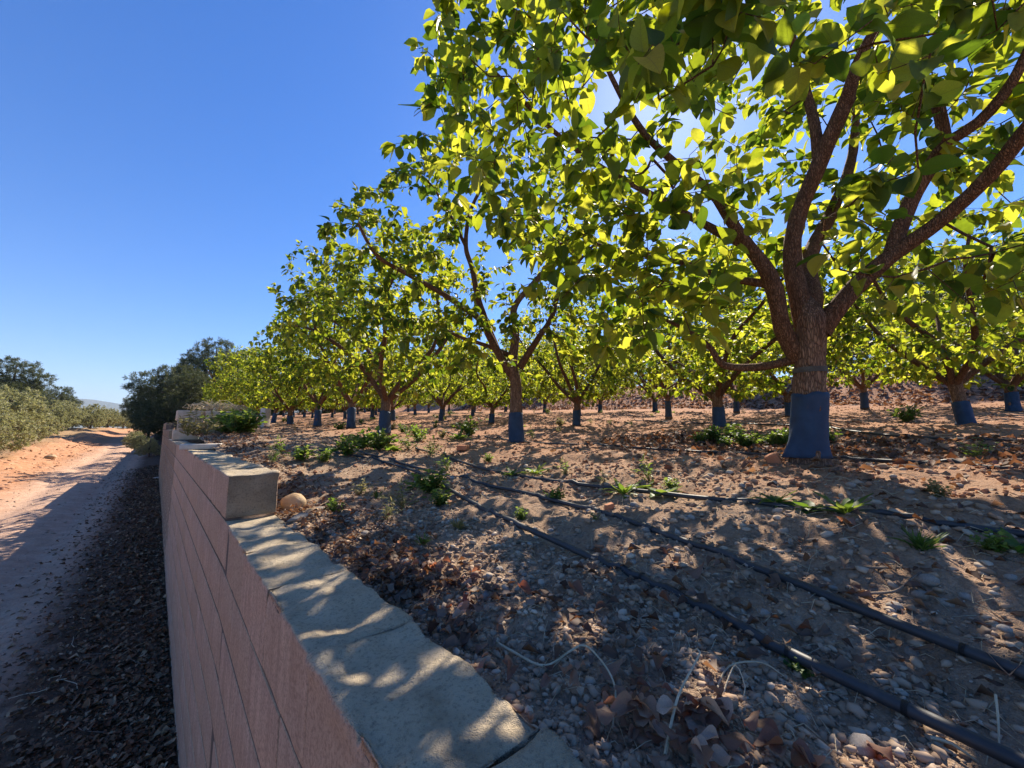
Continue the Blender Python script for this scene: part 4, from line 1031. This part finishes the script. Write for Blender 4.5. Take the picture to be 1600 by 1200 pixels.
def reg_road(n):
    y = 4 + 30 * g3.random(n) ** 1.6; x = -.6 - 4 * g3.random(n); return np.stack([x, y], -1)
Pp = reg_road(6500); s = .005 + .035 * g3.random(len(Pp)) ** 6
tag(add('gravel', scatter_mesh(peb, np.column_stack([Pp, RD(Pp[:, 0], Pp[:, 1])]), s, g3, 'road_gravel', M['gravel'])), 'fine loose gravel on the dirt road', 'gravel', kind='stuff')
Pp = np.stack([-3.2 - 3.5 * g3.random(1600), 12 + 30 * g3.random(1600)], -1); s = .02 + .07 * g3.random(1600) ** 3
tag(add('soil_clods', scatter_mesh(peb, np.column_stack([Pp, RD(Pp[:, 0], Pp[:, 1])]), s, g3, 'verge_clods', M['gravel_red'])), 'red clods crumbled down the verge of the road', 'clods', kind='stuff')

# ------------------------------------------------------------------ straw, twigs
def stem(pix, lifts, rad, mat, label, cat, name):
    P = np.array([on_ground(*p, 12) for p in pix]); P[:, 2] += np.array(lifts) + rad
    q, _ = spline(P, np.zeros(len(P)), .012); mb = MB(); sweep(mb, q, np.linspace(rad, rad * .55, len(q)), 6); o = q[0].copy(); mb.v = [v - o for v in mb.v]
    tag(add(name, mb.mesh(name, [mat]), None, o), label, cat, 'fallen stems and twigs')
stem([(768, 1004), (800, 1030), (850, 1052), (890, 1040), (915, 1042), (945, 1070), (962, 1100), (958, 1140)], [.004, .012, .01, .022, .035, .03, .02, .004], .0026, M['straw'], 'long pale curved straw stem arching over the gravel', 'stem', 'straw_stem')
stem([(1040, 1196), (1062, 1150), (1098, 1095), (1085, 1080)], [.01, .05, .07, .06], .0024, M['straw'], 'pale bent straw stem standing up from the leaf drift', 'stem', 'straw_stem')
stem([(1120, 1080), (1140, 1050), (1190, 1048), (1225, 1062)], [.0, .008, .012, .004], .002, M['straw'], 'thin straw stem lying beside the wall-side pipe', 'stem', 'straw_stem')
stem([(1130, 1085), (1150, 1060), (1165, 1085), (1160, 1095)], [.0, .02, .01, .0], .0016, M['straw'], 'short forked straw stem beside the wall-side pipe', 'stem', 'straw_stem')
stem([(1312, 890), (1370, 895), (1430, 897), (1465, 901)], [.0, .008, .01, .008], .004, M['twig'], 'thin dry twig lying on the soil between two drip pipes', 'twig', 'twig')
stem([(1360, 930), (1400, 930), (1425, 915), (1440, 903)], [.0, .006, .012, .01], .0035, M['twig'], 'bent dry twig lying beside the straight twig', 'twig', 'twig')
stem([(770, 842), (830, 850), (850, 846)], [.0, .004, .0], .002, M['straw'], 'straight pale straw on the litter near the wall', 'stem', 'straw_stem')
stem([(1455, 1160), (1490, 1180), (1530, 1200)], [.004, .012, .004], .003, M['straw'], 'pale straw lying along the wall-side pipe', 'stem', 'straw_stem')
stem([(1560, 1120), (1563, 1150), (1562, 1180)], [.03, .02, .0], .0018, M['straw'], 'upright thin straw near the wall-side pipe', 'stem', 'straw_stem')
stem([(935, 925), (960, 940), (985, 955), (1010, 985)], [.0, .008, .004, .0], .0028, M['twig'], 'dark dry twig on the gravel below the wall-side pipe', 'twig', 'twig')
stem([(1020, 815), (1060, 828), (1110, 852), (1140, 870)], [.0, .008, .008, .0], .0028, M['twig'], 'thin twig along the middle drip pipe', 'twig', 'twig')
gs = np.random.default_rng(8); sm = MB()
for i in range(1500):
    a_ = gs.uniform(R(8), R(92)); r_ = .6 * (6 / .6) ** gs.random(); x, y = math.sin(a_) * r_, math.cos(a_) * r_
    if x < .5: continue
    d = gs.normal(0, 1, 2); d /= np.linalg.norm(d); L = gs.uniform(.012, .06) * (.35 + .3 * r_); z = float(H0(x, y)) + .012
    pts_ = [(x - d[0] * L, y - d[1] * L, float(H(x - d[0] * L, y - d[1] * L)) + .003), (x, y, float(H(x, y)) + .006 + gs.random() * .008), (x + d[0] * L, y + d[1] * L, float(H(x + d[0] * L, y + d[1] * L)) + .003)]
    sweep(sm, pts_, [.0004 + .0004 * r_, .0004 + .0004 * r_, .0003 + .0002 * r_], 3, False)
tag(add('straw_bits', sm.mesh('straw_bits', [M['straw']])), 'short broken straw bits strewn over the soil', 'straw', kind='stuff')

# ------------------------------------------------------------------ weeds
def weed_mesh(kind, seed):
    g = np.random.default_rng(seed); stems = MB(); P, A, Nn, Sz = [], [], [], []
    if kind == 'rosette':
        for i in range(16):
            a_ = i * 2.4; el = g.uniform(.25, 1.0); d = np.array([math.cos(a_) * math.cos(el), math.sin(a_) * math.cos(el), math.sin(el)]); P.append(d * .03); A.append(d); Nn.append(np.array([-d[0] * .5, -d[1] * .5, 1])); Sz.append(g.uniform(.6, 1.05))
        T = LT['lance']
    elif kind == 'broadleaf':
        for i in range(11):
            a_ = i * 2.4; el = g.uniform(.15, .8); d = np.array([math.cos(a_) * math.cos(el), math.sin(a_) * math.cos(el), math.sin(el)]); P.append(d * .04); A.append(d); Nn.append(np.array([-d[0] * .5, -d[1] * .5, 1])); Sz.append(g.uniform(.5, .9))
        T = LT['broad']
    elif kind in ('bushy', 'sprig'):
        for s in range(16 if kind == 'bushy' else 6):
            a_ = g.uniform(0, 6.28); el = g.uniform(.55, 1.45); d = np.array([math.cos(a_) * math.cos(el), math.sin(a_) * math.cos(el), math.sin(el)]); L = g.uniform(.6, 1.0); e_ = d * L
            pts_ = [np.zeros(3), e_ * .5 + g.normal(0, .05, 3), e_]
            sweep(stems, pts_, [.014, .010, .005], 4)
            for k in range(14):
                t = .2 + .8 * k / 13; p = e_ * t + (g.normal(0, .05, 3) if k else 0); a2 = g.normal(0, 1, 3); a2[2] = abs(a2[2]) * .6; P.append(p); A.append(a2); Nn.append(np.array([0, 0, 1.]) + g.normal(0, .5, 3)); Sz.append(g.uniform(.14, .26))
        T = LT['persimmon'] if kind == 'bushy' else LT['lance']
    else:                                                # grass
        for s in range(46):
            a_ = g.uniform(0, 6.28); el = g.uniform(.6, 1.5); d = np.array([math.cos(a_) * math.cos(el), math.sin(a_) * math.cos(el), math.sin(el)]); P.append(g.normal(0, .08, 3) * np.array([1, 1, 0])); A.append(d); Nn.append(np.array([-d[0], -d[1], .6])); Sz.append(g.uniform(.5, 1.0))
        T = [(V * np.array([.3, 1, 1]), F) for V, F in LT['lance']]
    P, A, Nn, Sz = map(np.array, (P, A, Nn, Sz))
    return (stems if stems.n else None), (T, P, frames(A, Nn), Sz, g)
WV = {}
for kind in ('rosette', 'broadleaf', 'bushy', 'sprig', 'grass'):
    for var in range(2):
        for dry in (0, 1):
            st, (T, P, F3, Sz, g) = weed_mesh(kind, 400 + var * 7 + len(kind)); m = M['dryweed'] if dry else M['weed']
            WV[kind, var, dry] = (st.mesh('stems', [M['dryweed']]) if st else None, stamp(T, P, F3, Sz, 'leaves', m, g))
wr = random.Random(4)
def weed(kind, px, py, h, label, dry=0, d=None, group=None):
    p = on_ground(px, py, 20) if d is None else at_dist(px, py, d)
    if d is not None: p[2] = float(H(p[0], p[1]))
    r = empty('weed', (p[0], p[1], p[2] - .005), wr.uniform(0, 6.28)); h *= 1.3; r.scale = (h * wr.uniform(1.0, 1.35),) * 2 + (h,)
    st, lv = WV[kind, wr.randrange(2), dry]
    tag(r, label, 'weed', group or 'weeds on the orchard soil'); add('leaves', lv, r)
    if st: add('stems', st, r)
for a_ in [
    ('bushy', 732, 682, .24, 'bushy green weed behind the orange brick'), ('bushy', 868, 784, .07, 'small yellow-green leafy weed growing over the middle drip pipe'),
    ('bushy', 672, 770, .13, 'dark green leafy weed where the pipes come together'), ('broadleaf', 655, 762, .10, 'broad-leaved weed where the pipes come together'),
    ('bushy', 592, 704, .20, 'lush green weed clump near the first-row trunks', 0), ('bushy', 566, 702, .18, 'lush green weed clump near the first-row trunks', 0), ('broadleaf', 610, 703, .16, 'lush green weed clump near the first-row trunks', 0),
    ('sprig', 640, 703, .22, 'spindly upright weed between the first-row trees and the brick'), ('sprig', 672, 712, .16, 'dark spindly weed by the pipe end'),
    ('bushy', 525, 802, .065, 'small round green weed near the step of the wall'), ('sprig', 632, 795, .13, 'dry yellow weed beside the dark leafy weed', 1), ('sprig', 602, 815, .09, 'low dry weed between the wall and the pipes', 1),
    ('rosette', 838, 740, .10, 'green rosette weed below the open-branched tree'), ('sprig', 885, 740, .10, 'upright sprig weed beside the rosette below the open-branched tree'), ('bushy', 764, 722, .07, 'low weed at the pipe end near the open-branched tree'), ('rosette', 800, 742, .08, 'small rosette touching the upper drip pipe'),
    ('broadleaf', 1000, 764, .09, 'pale broad-leaved weed beside the upper drip pipe', 0), ('bushy', 1050, 766, .06, 'low green weed at the upper drip pipe, beside the broad leaves'), ('sprig', 1015, 752, .13, 'tall thin weed behind the broad-leaved weed'), ('sprig', 946, 755, .07, 'tiny upright weed near the broad-leaved weed'),
    ('rosette', 1212, 786, .085, 'bright green rosette at the upper drip pipe, below the front tree'), ('broadleaf', 1262, 796, .075, 'dark broad-leaved weed between the two bright rosettes'), ('rosette', 1322, 802, .085, 'bright spiky rosette beside the dry leaf on the upper drip pipe'),
    ('bushy', 1252, 1052, .026, 'tiny clover-like sprout growing on the wall-side pipe'), ('bushy', 1550, 862, .05, 'green weed at the upper drip pipe farthest along from the rosettes'), ('rosette', 1590, 862, .07, 'spiky rosette beside the upper drip pipe'), ('grass', 1440, 858, .06, 'thin grassy weed on the shaded soil', 0),
    ('sprig', 1518, 716, .12, 'yellow-green upright weed on the red soil', 0), ('bushy', 1470, 776, .05, 'low grey weed on the shaded soil', 1), ('bushy', 1418, 660, .22, 'dark weed under the second-row trees'),
    ('sprig', 932, 812, .04, 'small sprig growing by the terracotta shard'), ('grass', 715, 828, .05, 'dry straw-coloured grass tuft beside the grey stone', 1), ('grass', 590, 778, .05, 'short green grass tuft near the wall'), ('grass', 660, 850, .04, 'sparse grass tuft on the litter by the wall', 0),
    ('bushy', 815, 812, .05, 'low dark weed between the two lower pipes'), ('bushy', 470, 720, .12, 'dark weed on the soil behind the step of the wall'), ('sprig', 440, 708, .14, 'green weed on the litter behind the upper wall', 0), ('bushy', 505, 722, .10, 'green weed growing in the litter beyond the boulder'), ('sprig', 425, 722, .10, 'small weed beside the upper wall'),
    ('bushy', 545, 712, .16, 'leafy weed at the edge of the lush clump'), ('sprig', 700, 735, .14, 'upright weed between the pipe ends'), ('bushy', 690, 790, .08, 'low leafy weed where the lowest pipe leaves the weeds'), ('bushy', 655, 690, .20, 'rounded weed between the lush clump and the brick'), ('rosette', 975, 772, .09, 'green rosette beside the pale broad-leaved weed'), ('broadleaf', 1035, 772, .09, 'broad dark weed touching the pale broad-leaved weed'), ('sprig', 560, 775, .10, 'thin dry weed near the tan boulder', 1), ('bushy', 1295, 692, .14, 'green weed close behind the foot of the front tree'),
]: weed(*a_)
wt = random.Random(6)
for i in range(60):                                     # thin twigs lying in the dark mulch
    y = 3.2 + 9 * wt.random() ** 1.6; x = .1 - .8 * wt.random(); an = wt.uniform(0, 3.14); L = wt.uniform(.05, .16)
    mb = MB(); P = np.array([(x + math.cos(an) * L * k, y + math.sin(an) * L * k, 0) for k in (-1, -.3, .3, 1)]); P[:, :2] += np.array([[wt.gauss(0, .012), wt.gauss(0, .012)] for k in range(4)]); P[:, 2] = RD(P[:, 0], P[:, 1]) + .035
    o = P[0].copy(); sweep(mb, P - o, [.003, .0028, .0024, .0015], 5)
    tag(add('twig', mb.mesh('twig', [M['straw'] if i % 3 == 0 else M['twig']]), None, o), 'thin broken twig lying in the dark mulch at the foot of the wall', 'twig', 'twigs in the mulch')
for i in range(11):
    weed('bushy', 1095 + i * 13.5, 690 + wr.uniform(-6, 9), wr.uniform(.09, .15), 'dark green weed in the dense low clump beside the large front tree', group='dense weed clump by the front tree')
for i in range(7):
    weed('bushy', 355 + wr.uniform(-8, 34), 674 + wr.uniform(-4, 4), wr.uniform(.28, .45), 'dark green shrubby weed beside the block stack', 0, wr.uniform(8.8, 11), 'shrubby weeds by the block stack')
for i in range(4):
    weed('sprig', 293 + i * 9, 684, wr.uniform(.25, .38), 'dry grey weed in front of the block stack', 1, wr.uniform(7.6, 8.8), 'dry weeds by the block stack')
for i in range(70):
    x = wr.uniform(1.2, 13); y = wr.uniform(3.4, 20)
    if x < 1.8 and y > 9: continue
    q = at_dist(800, 670, 1)
    r = empty('weed', (x, y, float(H(x, y)) - .005), wr.uniform(0, 6.28)); h = wr.uniform(.10, .24); r.scale = (h, h, h); kd = wr.choice(['bushy', 'sprig', 'rosette', 'bushy'])
    st, lv = WV[kd, wr.randrange(2), 1 if wr.random() < .25 else 0]; tag(r, 'small weed among the trunks farther back in the orchard', 'weed', 'weeds among the far trunks'); add('leaves', lv, r)
    if st: add('stems', st, r)
# bushes where the road bends
for i, (x, y, s) in enumerate([(-1.1, 31, .34), (-.6, 27, .3), (-1.6, 36, .36)]):
    put_tree('shrub', OLIVE[i % 2], (x, y, rz_(x, y)), i * 2., s, 'low grey shrub between the wall end and the dark pines', 'shrubs at the wall end')

# ------------------------------------------------------------------ haze
t = NT('haze_air'); vol = t.n('VolumePrincipled', Density=1.4e-4); vol.inputs['Color'].default_value = (.66, .80, 1.0, 1)
t.t.links.new(vol.outputs[0], t.out.inputs['Volume'])
x0, x1, y0, y1, z0, z1 = -5700, 9400, -400, 9300, -60, 560
hv = [(x, y, z) for z in (z0, z1) for x, y in ((x0, y0), (x1, y0), (x1, y1), (x0, y1))]
tag(add('haze', np_mesh('haze', hv, [(0, 3, 2, 1), (4, 5, 6, 7), (0, 1, 5, 4), (1, 2, 6, 5), (2, 3, 7, 6), (3, 0, 4, 7)], [t.m], False)), kind='stuff')
